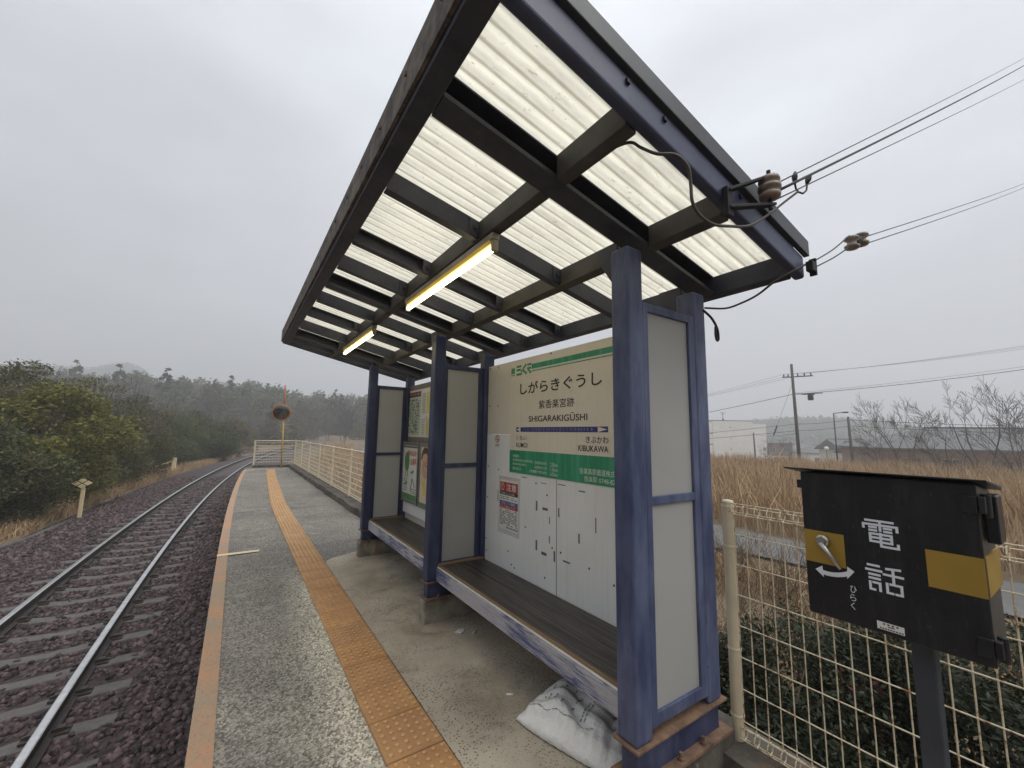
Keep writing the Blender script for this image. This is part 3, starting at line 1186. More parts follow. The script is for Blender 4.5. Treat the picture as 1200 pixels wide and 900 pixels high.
for k in range(17):
    yk = .95 + k * .3
    rbox(mb, .379, .386, yk, yk + .012, .1, .112)
mb.build('front_flashing', 'grimy_edge', sh)
mb = MB()
rbox(mb, 2.042, 2.09, .79, 5.85, -.002, .1)
rbox(mb, 2.092, 2.1, .79, 5.85, .012, .13)
mb.build('rear_beam', STEEL, sh, bevel=.004)
mb = MB()
rbox(mb, .40, 2.12, .745, .79, 0, .108)
mb.build('fascia', 'fascia_steel', sh, bevel=.012, seg=3)
mb = MB()
rbox(mb, .385, 2.14, .728, .752, .112, .185)
rbox(mb, .385, 2.14, .752, .83, .179, .185)
mb.build('fascia_cap', 'cap_metal', sh, bevel=.003)
for bx in (.9, 1.55, 1.08):
    mb = MB()
    rbox(mb, bx, bx + .014, .737, .747, .07, .084)
    mb.build('fascia_bolt', 'iron_black', sh)
mb = MB()
rbox(mb, .40, 2.12, 5.852, 5.9, 0, .11)
rbox(mb, .385, 2.14, 5.9, 5.912, .02, .18)
mb.build('end_fascia', STEEL, sh, bevel=.006)
pit = .063
n = int((5.88 - .78) / pit * 8)
v = []
for i in range(n + 1):
    yy = .78 + (5.88 - .78) * i / n
    h = .118 + .0075 * math.cos(2 * math.pi * yy / pit)
    for x in (.41, 1.24, 2.11):
        v.append((x, yy, rz(x) + h))
f = []
for i in range(n):
    for k in range(2):
        a = i * 3 + k
        f.append((a, a + 1, a + 4, a + 3))
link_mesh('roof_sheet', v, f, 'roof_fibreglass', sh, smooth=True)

MB().box(1.905, 1.915, 1.2365, 5.31, -1.39, -1.09).build('rear_skirt', 'board_edge', sh)

# benches
for ya, yb in ((1.237, 3.198), (3.302, 5.248)):
    b = MB()
    for k in range(2):
        w = (1.882 - 1.482) / 2
        b.box(1.482 + k * w, 1.482 + (k + 1) * w - .003, ya, yb, -1.108, -1.075 + .0008 * k)
    s_ = b.build('bench_seat', 'bench_wood', sh, bevel=.003)
    MB().box(1.449, 1.4805, ya, yb, -1.108, -1.0735).build('bench_nosing', 'bench_edge_tan', s_, bevel=.003)
    MB().box(1.4440, 1.4482, ya, yb, -1.085, -1.0738).build('nosing_trim', 'lip_white', s_, bevel=.001)
    MB().box(1.436, 1.4475, ya, yb, -1.185, -1.0875).build('bench_apron', 'peeled_wood', s_, bevel=.002)
    MB().box(1.55, 1.59, ya, yb, -1.16, -1.109).build('bench_bearer', NAVY, s_)

# back boards, bay one: cream upper sheet, white lower sheets with a seam
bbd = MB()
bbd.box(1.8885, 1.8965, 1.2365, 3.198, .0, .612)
bbd.build('back_board', 'sign_white_warm_tint', sh)
bw = MB()
bw.box(1.888, 1.896, 1.2365, 2.2305, -1.1, -.0015)
bw.box(1.888, 1.896, 2.2375, 3.198, -1.1, -.0015)
bwo = bw.build('back_board', 'sign_white', sh)
MB().box(1.8905, 1.897, 2.229, 2.239, -1.1, -.0015).build('board_seam', 'seam_dark', bwo)
sc_ = MB()
for (yy, zz) in ((3.17, .59), (3.03, .585), (2.3, .60), (3.17, .25), (3.03, .245), (3.17, -.28), (3.0, -.3), (3.17, -.55), (3.18, -.9), (3.17, -1.0),
                 (2.47, -.36), (2.34, -.43), (2.6, -.70), (2.28, -.78), (2.19, -.79), (1.92, -.82), (1.72, -.86), (2.83, -.93), (2.78, -1.02), (2.74, -1.035), (2.36, -1.0), (1.5, -.5), (1.4, -.9)):
    sc_.lathe((1.8885, yy, zz), (-1, 0, 0), [(0, .0075), (.003, .006)], 8)
sc_.build('board_screw', 'seam_dark', bwo)
sm = MB()
for (yy, zz, w, h) in ((2.46, -.52, .018, .07), (2.36, -.53, .06, .018), (2.21, -.53, .012, .06), (2.46, -.80, .018, .07), (2.37, -.84, .06, .02), (2.255, -.83, .016, .07), (2.01, -.66, .014, .06),
                       (1.86, -.55, .008, .09), (2.31, -.6, .008, .05), (2.31, -.73, .01, .05), (2.13, -.835, .07, .01), (2.62, -.33, .07, .006), (2.38, -.35, .06, .005), (2.18, -.34, .08, .006), (1.98, -.36, .06, .008)):
    board(MB(), 1.8868, yy - w / 2, yy + w / 2, zz - h / 2, zz + h / 2, .001).build('adhesive_mark', 'letter_grey', bwo)
# bay two
b2 = MB()
b2.box(1.892, 1.9, 3.302, 5.31, -.07, .60)
b2.box(1.892, 1.9, 3.302, 5.31, -1.1, -.072)
b2.build('back_board', 'board_cream', sh)
MB().box(1.884, 1.8915, 3.302, 5.33, .55, .612).build('board_rail', 'board_edge', sh, bevel=.002)
MB().box(1.884, 1.8915, 3.302, 5.31, -.115, -.055).build('board_rail', 'board_edge', sh, bevel=.002)
MB().box(1.86, 1.8915, 3.302, 5.30, -1.0, -.86).build('board_skirting', 'sign_white', sh, bevel=.003)

# ------------------------------------------------------------------ station name sign
FR = ((1.8835, 0, 0), (0, -1, 0), (0, 0, 1), (-1, 0, 0))     # u runs towards -Y, v up, out of the wall -X


def U(y):
    return -y


sg = board(MB(), 1.8835, 1.2375, 2.825, -.305, .592, .0045).build('station_sign', 'sign_cream', bevel=.0015)
tag(sg, 'cream station name sign with green stripes and large black Japanese station name', 'station sign')
st_ = MB()
board(st_, 1.8825, 1.2385, 2.532, .512, .551, .001)
board(st_, 1.8825, 1.2385, 2.532, .4925, .500, .001)
st_.build('green_stripe', 'sign_green', sg)
lg = MB()


def poly(mb, pts, X=1.8825):
    """flat shape on the sign; pts in (y, z)"""
    mb.step = getattr(mb, 'step', 0) + 1
    X -= .00002 * mb.step
    mb.add([(X, a, b) for a, b in pts], [tuple(range(len(pts)))])


def bar_shape(mb, a, b, w, X=1.8825):
    dx, dz = b[0] - a[0], b[1] - a[1]
    L = math.hypot(dx, dz)
    nx, nz = -dz / L * w / 2, dx / L * w / 2
    poly(mb, [(a[0] + nx, a[1] + nz), (b[0] + nx, b[1] + nz), (b[0] - nx, b[1] - nz), (a[0] - nx, a[1] - nz)], X)


poly(lg, [(2.83 - .012, .548), (2.765, .548), (2.765, .5), (2.83 - .012, .5)])
poly(lg, [(2.818, .49), (2.765, .49), (2.765, .483), (2.818, .483)])
for seg_ in (((2.742, .553), (2.67, .553)), ((2.742, .524), (2.68, .524)), ((2.672, .522), (2.662, .495)), ((2.665, .488), (2.742, .488))):
    bar_shape(lg, *seg_, .017)
bar_shape(lg, (2.605, .560), (2.655, .522), .019)
bar_shape(lg, (2.655, .522), (2.60, .482), .019)
for seg_ in (((2.592, .553), (2.535, .553)), ((2.592, .524), (2.538, .524)), ((2.585, .522), (2.54, .482))):
    bar_shape(lg, *seg_, .017)
lg.build('railway_logo', 'sign_green', sg)
lettering('lettering', [
    ('しがらきぐうし', U(2.684), U(1.79), .318, .412, .012),
    ('紫香楽宮跡', U(2.437), U(2.045), .194, .258, .001),
    ('SHIGARAKIGŪSHI', U(2.563), U(1.921), .098, .156, .012),
    ('くもい', U(2.73), U(2.588), -.045, -.008, .004), ('KUMOI', U(2.729), U(2.578), -.102, -.064, .003),
    ('きぶかわ', U(1.936), U(1.743), -.048, -.004, .008), ('KIBUKAWA', U(2.008), U(1.744), -.102, -.063, .01)], 'letter_black', sg, FR)
br = MB()
board(br, 1.8828, 1.83, 2.672, .021, .057, .001)
board(br, 1.8828, 1.745, 1.83, .021, .057, .001)
board(br, 1.8828, 2.672, 2.733, .021, .057, .001)
brp = br.build('direction_bar', 'sign_blue', sg)
wt = MB()
poly(wt, [(2.672, .056), (2.728, .039), (2.672, .022)], 1.8818)
poly(wt, [(1.83, .056), (1.83, .022), (1.75, .039)], 1.8818)
poly(wt, [(2.69, .0575), (2.672, .0575), (2.672, .0205), (2.69, .0205)], 1.8820)
wt.build('arrow_tip', 'sign_cream', brp)
mk = MB()
rg = random.Random(3)
yy = 2.64
while yy > 1.86:
    w = rg.uniform(.008, .022)
    board(mk, 1.8818, yy - w, yy, .03, .05, .0008)
    yy -= w + rg.uniform(.006, .022)
mk.build('bar_lettering', 'bar_mark', brp)
gp = board(MB(), 1.8822, 1.2385, 2.823, -.304, -.127, .0012).build('green_panel', 'sign_green', sg)
FG = ((1.8818, 0, 0), (0, -1, 0), (0, 0, 1), (-1, 0, 0))
lettering('lettering', [
    ('名所案内', U(2.772), U(2.685), -.184, -.16, .004),
    ('紫香楽宮跡(内裏野地区)', U(2.772), U(2.50), -.216, -.194, .004), ('(北東徒歩30分)', U(2.478), U(2.335), -.222, -.196, .004), ('2.0km', U(2.295), U(2.215), -.224, -.196, .004),
    ('甲賀寺跡(宮町)', U(2.772), U(2.585), -.247, -.226, .004), ('(北東徒歩15分)', U(2.478), U(2.335), -.255, -.23, .004), ('1.0km', U(2.295), U(2.215), -.257, -.23, .004),
    ('飯道山登山口', U(2.772), U(2.655), -.28, -.258, .004), ('(北東車で約20分)', U(2.54), U(2.335), -.288, -.262, .004), ('6.0km', U(2.295), U(2.215), -.29, -.262, .004),
    ('信楽高原鐵道株式会社', U(1.995), U(1.615), -.247, -.207, .006), ('信楽駅 0748-82-0129', U(1.953), U(1.60), -.292, -.255, .006)], 'letter_mint', gp, FG)
# no smoking sticker
ns = MB().lathe((1.8884, 3.024, -.04), (-1, 0, 0), [(0, .035), (.0012, .035)], 24).build('no_smoking_sticker', 'paper_white')
tag(ns, 'small round no smoking sticker on the white board left of the station name', 'sticker')
rgm = MB()
for k in range(24):
    a0, a1 = 2 * math.pi * k / 24, 2 * math.pi * (k + 1) / 24
    poly(rgm, [(3.024 + .033 * math.cos(a0), -.04 + .033 * math.sin(a0)), (3.024 + .033 * math.cos(a1), -.04 + .033 * math.sin(a1)), (3.024 + .025 * math.cos(a1), -.04 + .025 * math.sin(a1)), (3.024 + .025 * math.cos(a0), -.04 + .025 * math.sin(a0))], 1.8862)
bar_shape(rgm, (3.045, -.018), (3.003, -.062), .006, 1.886)
rgm.build('red_ring', 'paper_red', ns)
cg = MB()
bar_shape(cg, (3.042, -.045), (3.006, -.045), .007, 1.8864)
for k in range(3):
    bar_shape(cg, (3.055, -.085 - k * .009), (2.99, -.085 - k * .009), .004, 1.8864)
cg.build('cigarette_symbol', 'letter_grey', ns)

# caution notice in a clear sleeve
nt_ = board(MB(), 1.8862, 2.676, 2.985, -.805, -.348, .0012).build('caution_notice', 'vinyl_clear', bevel=.001)
tag(nt_, 'caution notice with red, black and blue bands in a clear sleeve', 'notice')
pp = board(MB(), 1.8850, 2.70, 2.966, -.77, -.375, .001).build('notice_sheet', 'paper_white', nt_)
x_ = MB(); board(x_, 1.8842, 2.701, 2.962, -.470, -.393, .0006); x_.build('red_band', 'paper_red', pp)
x_ = MB(); board(x_, 1.8842, 2.701, 2.962, -.497, -.471, .0006); x_.build('black_band', 'letter_black', pp)
x_ = MB(); board(x_, 1.8842, 2.701, 2.962, -.575, -.545, .0006); x_.build('blue_band', 'paper_blue', pp)
x_ = MB(); board(x_, 1.8842, 2.701, 2.962, -.604, -.576, .0006); x_.build('red_band', 'paper_red', pp)
FN = ((1.8848, 0, 0), (0, -1, 0), (0, 0, 1), (-1, 0, 0))
FN2 = ((1.8838, 0, 0), (0, -1, 0), (0, 0, 1), (-1, 0, 0))
lettering('lettering', [('注意', U(2.865), U(2.72), -.46, -.402, .012), ('①', U(2.945), U(2.895), -.46, -.402, .008), ('駅構内でのお願い', U(2.94), U(2.725), -.492, -.476, .003), ('発見したら通報を', U(2.93), U(2.73), -.57, -.55, .003), ('立入禁止です', U(2.94), U(2.73), -.6, -.58, .003)], 'paper_white', pp, FN2)
mk = MB()
rg = random.Random(5)
for row in range(12):
    if row < 2:
        zz = -.512 - row * .016
    else:
        zz = -.618 - (row - 2) * .0128
    yy = 2.955
    while yy > 2.72:
        w = rg.uniform(.006, .03)
        if rg.random() > .22:
            board(mk, 1.8843, max(2.71, yy - w), yy, zz - .003, zz + .004, .0005)
        yy -= w + rg.uniform(.003, .012)
for k in range(5):
    board(mk, 1.8843, 2.70 + k * .034, 2.724 + k * .034, -.757, -.745, .0005)
mk.build('small_print', 'letter_grey', pp)
tp = MB()
board(tp, 1.8848, 2.69, 2.978, -.368, -.352, .001)
board(tp, 1.8848, 2.985, 3.01, -.56, -.47, .0028)
tp.build('tape', 'tape_old', nt_)

# timetable and map sheets in bay two
tt = board(MB(), 1.8866, 4.10, 5.318, -.045, .548, .005).build('timetable_board', 'paper_white', bevel=.001)
tag(tt, 'white line map and timetable sheet with maroon heading, upper board of the far bay', 'timetable')
x_ = MB(); board(x_, 1.8856, 4.85, 5.29, .455, .522, .0008); x_.build('maroon_heading', 'paper_maroon', tt)
FT = ((1.8852, 0, 0), (0, -1, 0), (0, 0, 1), (-1, 0, 0))
lettering('lettering', [('のりかえのご案内', U(5.27), U(4.87), .472, .507, .004)], 'paper_mint', tt, FT)
x_ = MB(); board(x_, 1.8858, 4.84, 5.3, -.03, .445, .0006); x_.build('map_field', 'paper_mint', tt)
x_ = MB()
board(x_, 1.8858, 4.57, 4.66, .235, .50, .0006)
board(x_, 1.8858, 4.57, 4.66, -.03, .17, .0006)
x_.build('yellow_column', 'paper_yellow', tt)
ln = MB()
rg = random.Random(11)
for row in range(11):
    zz = .40 - row * .04
    board(ln, 1.8850, 4.86, 5.28, zz, zz + .004, .0004)
    for k in range(5):
        yy = rg.uniform(4.9, 5.25)
        board(ln, 1.8850, yy, yy + rg.uniform(.02, .07), zz + .01, zz + .026, .0004)
for a, b in (((5.22, .37), (5.1, .28)), ((5.1, .28), (5.1, .10)), ((5.1, .1), (4.95, .02)), ((5.02, .25), (5.02, .06)), ((4.92, .38), (4.92, .25)), ((5.2, .04), (5.05, -.02))):
    bar_shape(ln, a, b, .012, 1.8848)
for row in range(26):
    zz = .48 - row * .02
    if .17 < zz < .23:
        continue
    board(ln, 1.8850, 4.69, 4.8, zz, zz + .006, .0004)
ln.build('map_lines', 'letter_grey', tt)
x_ = MB(); x_.lathe((1.884, 4.66, .2), (-1, 0, 0), [(0, .03), (.012, .028)], 16); x_.build('map_button', 'paper_white', tt)


def poster(label, ya, yb, m):
    fr_ = MB()
    z0, z1, X = -.86, -.115, 1.836
    fr_.box(X, X + .03, ya, ya + .035, z0, z1)
    fr_.box(X, X + .03, yb - .035, yb, z0, z1)
    fr_.box(X + .0005, X + .0295, ya + .0355, yb - .0355, z0, z0 + .03)
    fr_.box(X + .0005, X + .0295, ya + .0355, yb - .0355, z1 - .045, z1)
    fr_.box(X + .012, X + .05, ya + .02, yb - .02, z0 + .02, z1 - .02)
    p_ = fr_.build('framed_poster', 'alu_frame', bevel=.002)
    tag(p_, label, 'poster')
    sheet = board(MB(), X + .0085, ya + .036, yb - .036, z0 + .031, z1 - .046, .002).build('poster_sheet', m, p_)
    return p_, sheet, X + .007


p1, s1, X1 = poster('metal framed poster with orange lettering and a green figure, next to the far partition', 4.735, 5.30, 'paper_white')
x_ = MB(); board(x_, X1, 4.775, 5.26, -.19, -.17, .0008); x_.build('dark_heading', 'letter_grey', s1)
x_ = MB(); board(x_, X1, 4.775, 5.262, -.825, -.755, .0008); x_.build('green_foot', 'paper_green', s1)
FP = ((X1, 0, 0), (0, -1, 0), (0, 0, 1), (-1, 0, 0))
lettering('lettering', [('春の山歩', U(5.10), U(4.80), -.29, -.215, .012), ('会員募', U(5.0), U(4.80), -.40, -.315, .012)], 'paper_orange', s1, FP)
gf = MB()
pts = [(5.12 + .085 * math.cos(a), -.36 + .12 * math.sin(a)) for a in [2 * math.pi * k / 20 for k in range(20)]]
poly(gf, pts, X1 - .0008)
bar_shape(gf, (5.15, -.47), (5.17, -.56), .02, X1 - .0008)
bar_shape(gf, (5.09, -.47), (5.07, -.56), .02, X1 - .0008)
bar_shape(gf, (4.98, -.50), (4.88, -.47), .03, X1 - .0008)
bar_shape(gf, (4.97, -.72), (4.92, -.56), .025, X1 - .0008)
bar_shape(gf, (4.92, -.56), (4.83, -.66), .02, X1 - .0008)
bar_shape(gf, (5.2, -.65), (5.08, -.62), .025, X1 - .0008)
gf.build('green_figure', 'paper_green', s1)
ln = MB()
for row in range(7):
    zz = -.59 - row * .022
    board(ln, X1, 5.10, 5.24 - (row % 3) * .03, zz, zz + .007, .0006)
for row in range(3):
    board(ln, X1, 4.8, 4.95, -.69 - row * .025, -.682 - row * .025, .0006)
ln.build('small_print', 'letter_grey', s1)
p2, s2, X2 = poster('metal framed poster with a drawn face, beside the green figure poster', 4.13, 4.70, 'paper_peach')
x_ = MB()
pts = [(4.52 + .105 * math.cos(a), -.36 + .17 * math.sin(a)) for a in [2 * math.pi * k / 24 for k in range(24)]]
poly(x_, pts, X2 - .0006)
x_.build('drawn_face', 'paper_skin', s2)
x_ = MB()
pts = [(4.52 + .125 * math.cos(a), -.31 + .145 * math.sin(a)) for a in [math.pi * k / 14 for k in range(15)]]
pts += [(4.52 - .09, -.29), (4.52 - .03, -.235), (4.52 + .06, -.25), (4.52 + .1, -.32)]
poly(x_, pts, X2 - .0012)
for q in (4.565, 4.475):
    for k in range(12):
        a0, a1 = 2 * math.pi * k / 12, 2 * math.pi * (k + 1) / 12
        bar_shape(x_, (q + .034 * math.cos(a0), -.36 + .024 * math.sin(a0)), (q + .034 * math.cos(a1), -.36 + .024 * math.sin(a1)), .006, X2 - .0016)
x_.build('drawn_hair', 'hair_dark', s2)
x_ = MB(); board(x_, X2, 4.166, 4.664, -.829, -.80, .0008); x_.build('green_foot', 'paper_green', s2)
x_ = MB()
poly(x_, [(4.6, -.56), (4.5, -.54), (4.46, -.7), (4.56, -.72)], X2 - .0006)
x_.build('drawn_cloth', 'paper_yellow', s2)

# ------------------------------------------------------------------ fluorescent lights under the purlin
def lamp(y0, y1, label):
    root = thing('fluorescent_light', (.985, y0, .93), label, 'ceiling light', 'lit fluorescent lamps under the shelter roof')
    zt = rz(.98) - .004
    h = MB()
    h.box(.957, 1.0, y0, y1, zt - .032, zt)
    h.build('housing', 'lamp_end', root, bevel=.003)
    r = MB()
    ys_ = (y0 + .02, y1 - .02)
    r.hexa([(.966, ys_[0], zt - .052), (.991, ys_[0], zt - .052), (.991, ys_[1], zt - .052), (.966, ys_[1], zt - .052), (.954, ys_[0], zt - .033), (1.003, ys_[0], zt - .033), (1.003, ys_[1], zt - .033), (.954, ys_[1], zt - .033)])
    r.build('reflector', 'lamp_housing', root, bevel=.002)
    e_ = MB()
    for q in (y0, y1 - .024):
        e_.box(.962, .996, q, q + .024, zt - .092, zt - .033)
    e_.build('lamp_holder', 'lamp_end', root, bevel=.006)
    MB().tube([(.979, y0 + .024, zt - .072), (.979, y1 - .024, zt - .072)], .0145, 14).build('lamp_tube', 'lamp_tube', root, smooth=True)
    return root


lamp(1.62, 2.87, 'long lit fluorescent lamp under the roof, nearer to the camera')
lamp(3.74, 5.0, 'long lit fluorescent lamp under the roof, farther away near the roof end')

# ------------------------------------------------------------------ wires and insulators
def cable(name, pts, r, m, label, cat, group=None, n=6, sub=6):
    # smooth the polyline with Catmull-Rom
    P = [Vector(p) for p in pts]
    if len(P) > 2:
        Q = [P[0] * 2 - P[1]] + P + [P[-1] * 2 - P[-2]]
        out = []
        for i in range(1, len(Q) - 2):
            for k in range(sub):
                s_ = k / sub
                a, b, c_, d = Q[i - 1], Q[i], Q[i + 1], Q[i + 2]
                out.append(.5 * ((2 * b) + (c_ - a) * s_ + (2 * a - 5 * b + 4 * c_ - d) * s_ ** 2 + (3 * b - a - 3 * c_ + d) * s_ ** 3))
        out.append(P[-1])
        P = out
    o = MB().tube(P, r, n).build(name, m, smooth=True)
    return tag(o, label, cat, group)


ins = thing('porcelain_insulator', (1.635, .67, .9), 'ribbed brown porcelain insulator in a black bracket on the near roof beam', 'insulator')
bI = MB()
bI.box(1.425, 1.462, .722, .744, .81, .925)
bI.build('mounting_plate', 'iron_black', ins, bevel=.003)
bI = MB()
for za, zb_ in ((.835, .893), (.903, 1.017)):
    bI.hexa([(1.43, .715, za), (1.655, .655, zb_), (1.655, .685, zb_), (1.45, .735, za), (1.43, .715, za + .012), (1.655, .655, zb_ + .012), (1.655, .685, zb_ + .012), (1.45, .735, za + .012)])
bI.tube([(1.635, .67, .872), (1.635, .67, 1.035)], .008, 8)
bI.build('bracket_arm', 'iron_black', ins, bevel=.002)
MB().lathe((1.635, .67, .917), (0, 0, 1), [(0, .02), (.003, .035), (.018, .038), (.023, .029), (.032, .029), (.037, .04), (.051, .04), (.056, .029), (.065, .029), (.070, .038), (.085, .035), (.09, .02)], 24).build('spool', 'porcelain', ins, smooth=True)


def sag(a, b, s_, n=8, dz=0.0):
    a, b = Vector(a), Vector(b)
    return [a.lerp(b, i / n) + Vector((0, 0, -s_ * 4 * (i / n) * (1 - i / n) + dz)) for i in range(n + 1)]


def beyond(a, b, k=1.35):
    return Vector(a).lerp(Vector(b), k)


GW = 'service wires from the shelter roof'
w1, w2, w3 = Vector((1.69, .67, 1.0)), Vector((1.695, .67, .97)), Vector((1.69, .67, .935))
cable('service_wire', sag(w1, beyond(w1, at(1200, 67, 6)), .02), .003, 'cable_black', 'thin uppermost overhead wire rising right from the roof insulator', 'wire', GW)
cable('service_wire', sag(w2, beyond(w2, at(1200, 75, 6)), .03), .0065, 'cable_black', 'thickest overhead wire rising right from the roof insulator', 'wire', GW)
cable('service_wire', sag(w3, beyond(w3, at(1200, 92, 6)), .02), .003, 'cable_black', 'thin lowest overhead wire of the three rising from the roof insulator', 'wire', GW)
# brown lead that droops from the purlin to the splice
cable('drooping_lead', [(1.01, .95, 1.01), (1.035, .85, 1.0), (1.038, .80, .951), (1.035, .74, .892), (1.078, .70, .881), (1.109, .68, .841), (1.12, .68, .786), (1.125, .68, .73), (1.164, .68, .699), (1.239, .68, .693), (1.334, .68, .716), (1.492, .68, .769), (1.671, .68, .882), (1.793, .68, .967), (1.928, .68, 1.06)], .0052, 'cable_brown', 'brown lead drooping below the near roof beam to the splice', 'cable')
sp_ = MB()
sp_.tube([(1.90, .68, 1.085), (1.905, .68, 1.12), (1.913, .68, 1.145)], [.006, .012, .005], 8)
sp_.tube([(2.03, .68, 1.135), (2.05, .68, 1.165), (2.075, .68, 1.19)], [.006, .013, .007], 8)
sp_.tube([(1.90, .68, 1.09), (1.91, .68, 1.065), (1.935, .68, 1.06)], .004, 6)
sp_.tube([(1.935, .68, 1.06), (1.98, .68, 1.07), (2.02, .68, 1.1), (2.035, .68, 1.14)], .004, 6)
tag(sp_.build('cable_splice', 'cable_black', smooth=True), 'black taped cable splice hanging beside the ribbed roof insulator', 'cable splice')
# second line: from the roof corner through a pair of egg insulators
c2 = Vector((2.14, .72, .81))
e1 = Vector((2.62, .70, 1.035))
PW2 = at(1200, 216, 6)
e2 = e1 + (PW2 - e1).normalized() * .15
ci = thing('egg_insulator', e1, 'pair of brown porcelain insulators hanging in the wire off the roof corner', 'insulator')
for p_ in (e1, e2):
    MB().lathe(p_ - Vector((.0, 0, .035)), (.1, 0, 1), [(0, .014), (.004, .03), (.016, .034), (.024, .022), (.034, .02), (.046, .022), (.054, .034), (.066, .03), (.07, .014)], 18).build('spool', 'porcelain', ci, smooth=True)
MB().tube([e1 + Vector((.02, 0, 0.004)), e2 - Vector((.02, 0, 0.004))], .02, 8).build('insulator_link', 'iron_black', ci, smooth=True)
G2 = 'guy wires off the roof corner'
cable('guy_wire', [c2, c2.lerp(e1, .5) + Vector((0, 0, .012)), e1 + Vector((-.03, 0, .03))], .0032, 'cable_black', 'upper short wire between the roof corner and the hanging insulators', 'wire', G2)
cable('guy_wire', [c2 + Vector((0, 0, -.03)), c2.lerp(e1, .5) + Vector((0, 0, -.03)), e1 + Vector((-.03, 0, -.03))], .0032, 'cable_black', 'lower short wire between the roof corner and the hanging insulators', 'wire', G2)
a_ = e2 + Vector((.03, 0, .02))
cable('guy_wire', sag(a_, beyond(a_, at(1200, 214, 6)), .02), .0032, 'cable_black', 'upper of two wires running right from the hanging insulators', 'wire', G2)
a_ = e2 + Vector((.03, 0, -.02))
cable('guy_wire', sag(a_, beyond(a_, at(1200, 218, 6)), .03), .0032, 'cable_black', 'lower of two wires running right from the hanging insulators', 'wire', G2)
ck = MB()
ck.box(2.085, 2.125, .70, .728, .755, .80)
ck.box(2.122, 2.134, .70, .728, .74, .82)
tag(ck.build('corner_bracket', 'iron_black', bevel=.002), 'small black wire bracket bolted to the roof corner', 'bracket')
cable('loop_lead', [(1.925, 1.12, .653), (2.046, 1.08, .664), (2.04, 1.0, .668), (2.0, .9, .676), (1.97, .8, .712), (2.05, .74, .768), (2.13, .72, .81)], .005, 'cable_brown', 'brown lead from the near rear post to the roof corner', 'cable')
cable('cable_loop', [(1.91, 1.122, .64), (1.945, 1.1, .60), (1.975, 1.09, .55), (1.985, 1.09, .50), (1.972, 1.09, .485), (1.96, 1.09, .51), (1.962, 1.09, .555)], .006, 'cable_black', 'black cable end looped beside the near rear post', 'cable')

# ------------------------------------------------------------------ sack and litter under the bench
def sack():
    bm = bmesh.new()
    n_, m_ = 44, 36
    P = [[None] * (m_ + 1) for _ in range(n_ + 1)]
    Bm = [[None] * (m_ + 1) for _ in range(n_ + 1)]
    for i in range(n_ + 1):
        for k in range(m_ + 1):
            u, w = i / n_ * 2 - 1, k / m_ * 2 - 1
            e_ = max(0, (1 - abs(u) ** 3.2)) * max(0, (1 - abs(w) ** 2.6))
            pinch = 1 - .10 * abs(u) ** 3
            x = u * .31
            yv = w * .235 * pinch
            z = .125 * e_ ** .72
            z += .014 * e_ * math.sin(9 * u + 4 * w) + .008 * math.sin(17 * w + 3 * u + 2 * math.sin(5 * u)) * e_ ** .5
            z += .030 * math.exp(-((u - .62 + .25 * w) / .07) ** 2) * e_ - .022 * math.exp(-((u - .5 + .25 * w) / .06) ** 2) * e_
            z += .006 * math.sin(40 * u + 11 * w) * math.exp(-((w + .75) / .3) ** 2)
            P[i][k] = bm.verts.new((x, yv, .012 + max(0, z)))
            Bm[i][k] = P[i][k] if i in (0, n_) or k in (0, m_) else bm.verts.new((x, yv, .004))
    for i in range(n_):
        for k in range(m_):
            bm.faces.new((P[i][k], P[i + 1][k], P[i + 1][k + 1], P[i][k + 1]))
            bm.faces.new((Bm[i][k], Bm[i][k + 1], Bm[i + 1][k + 1], Bm[i + 1][k]))
    me = bpy.data.meshes.new('sandbag')
    bm.to_mesh(me)
    bm.free()
    o = bpy.data.objects.new('sandbag', me)
    COL.objects.link(o)
    me.materials.append(M['bag_white'])
    for p_ in me.polygons:
        p_.use_smooth = True
    return o, P


def sack_z(u, w):
    e_ = max(0, (1 - abs(u) ** 3.2)) * max(0, (1 - abs(w) ** 2.6))
    z = .125 * e_ ** .72
    z += .014 * e_ * math.sin(9 * u + 4 * w) + .008 * math.sin(17 * w + 3 * u + 2 * math.sin(5 * u)) * e_ ** .5
    z += .030 * math.exp(-((u - .62 + .25 * w) / .07) ** 2) * e_ - .022 * math.exp(-((u - .5 + .25 * w) / .06) ** 2) * e_
    return .012 + max(0, z) + .004


bag, _ = sack()
bag.location = (1.625, 1.67, PZ + .009)
bag.rotation_euler = (0, 0, math.radians(-74))
tag(bag, 'plump white plastic sack with faint printed text, on the concrete under the near bench', 'sack')
bpy.context.view_layer.update()
pr = MB()
rg = random.Random(8)


def bag_mark(u0, w0, u1, w1):
    hw = .011
    pr.add([(u * .31, w * .235 * (1 - .1 * abs(u) ** 3), sack_z(u, w)) for u, w in ((u0, w0 - hw), (u1, w1 - hw), (u1, w1 + hw), (u0, w0 + hw))], [(0, 1, 2, 3)])


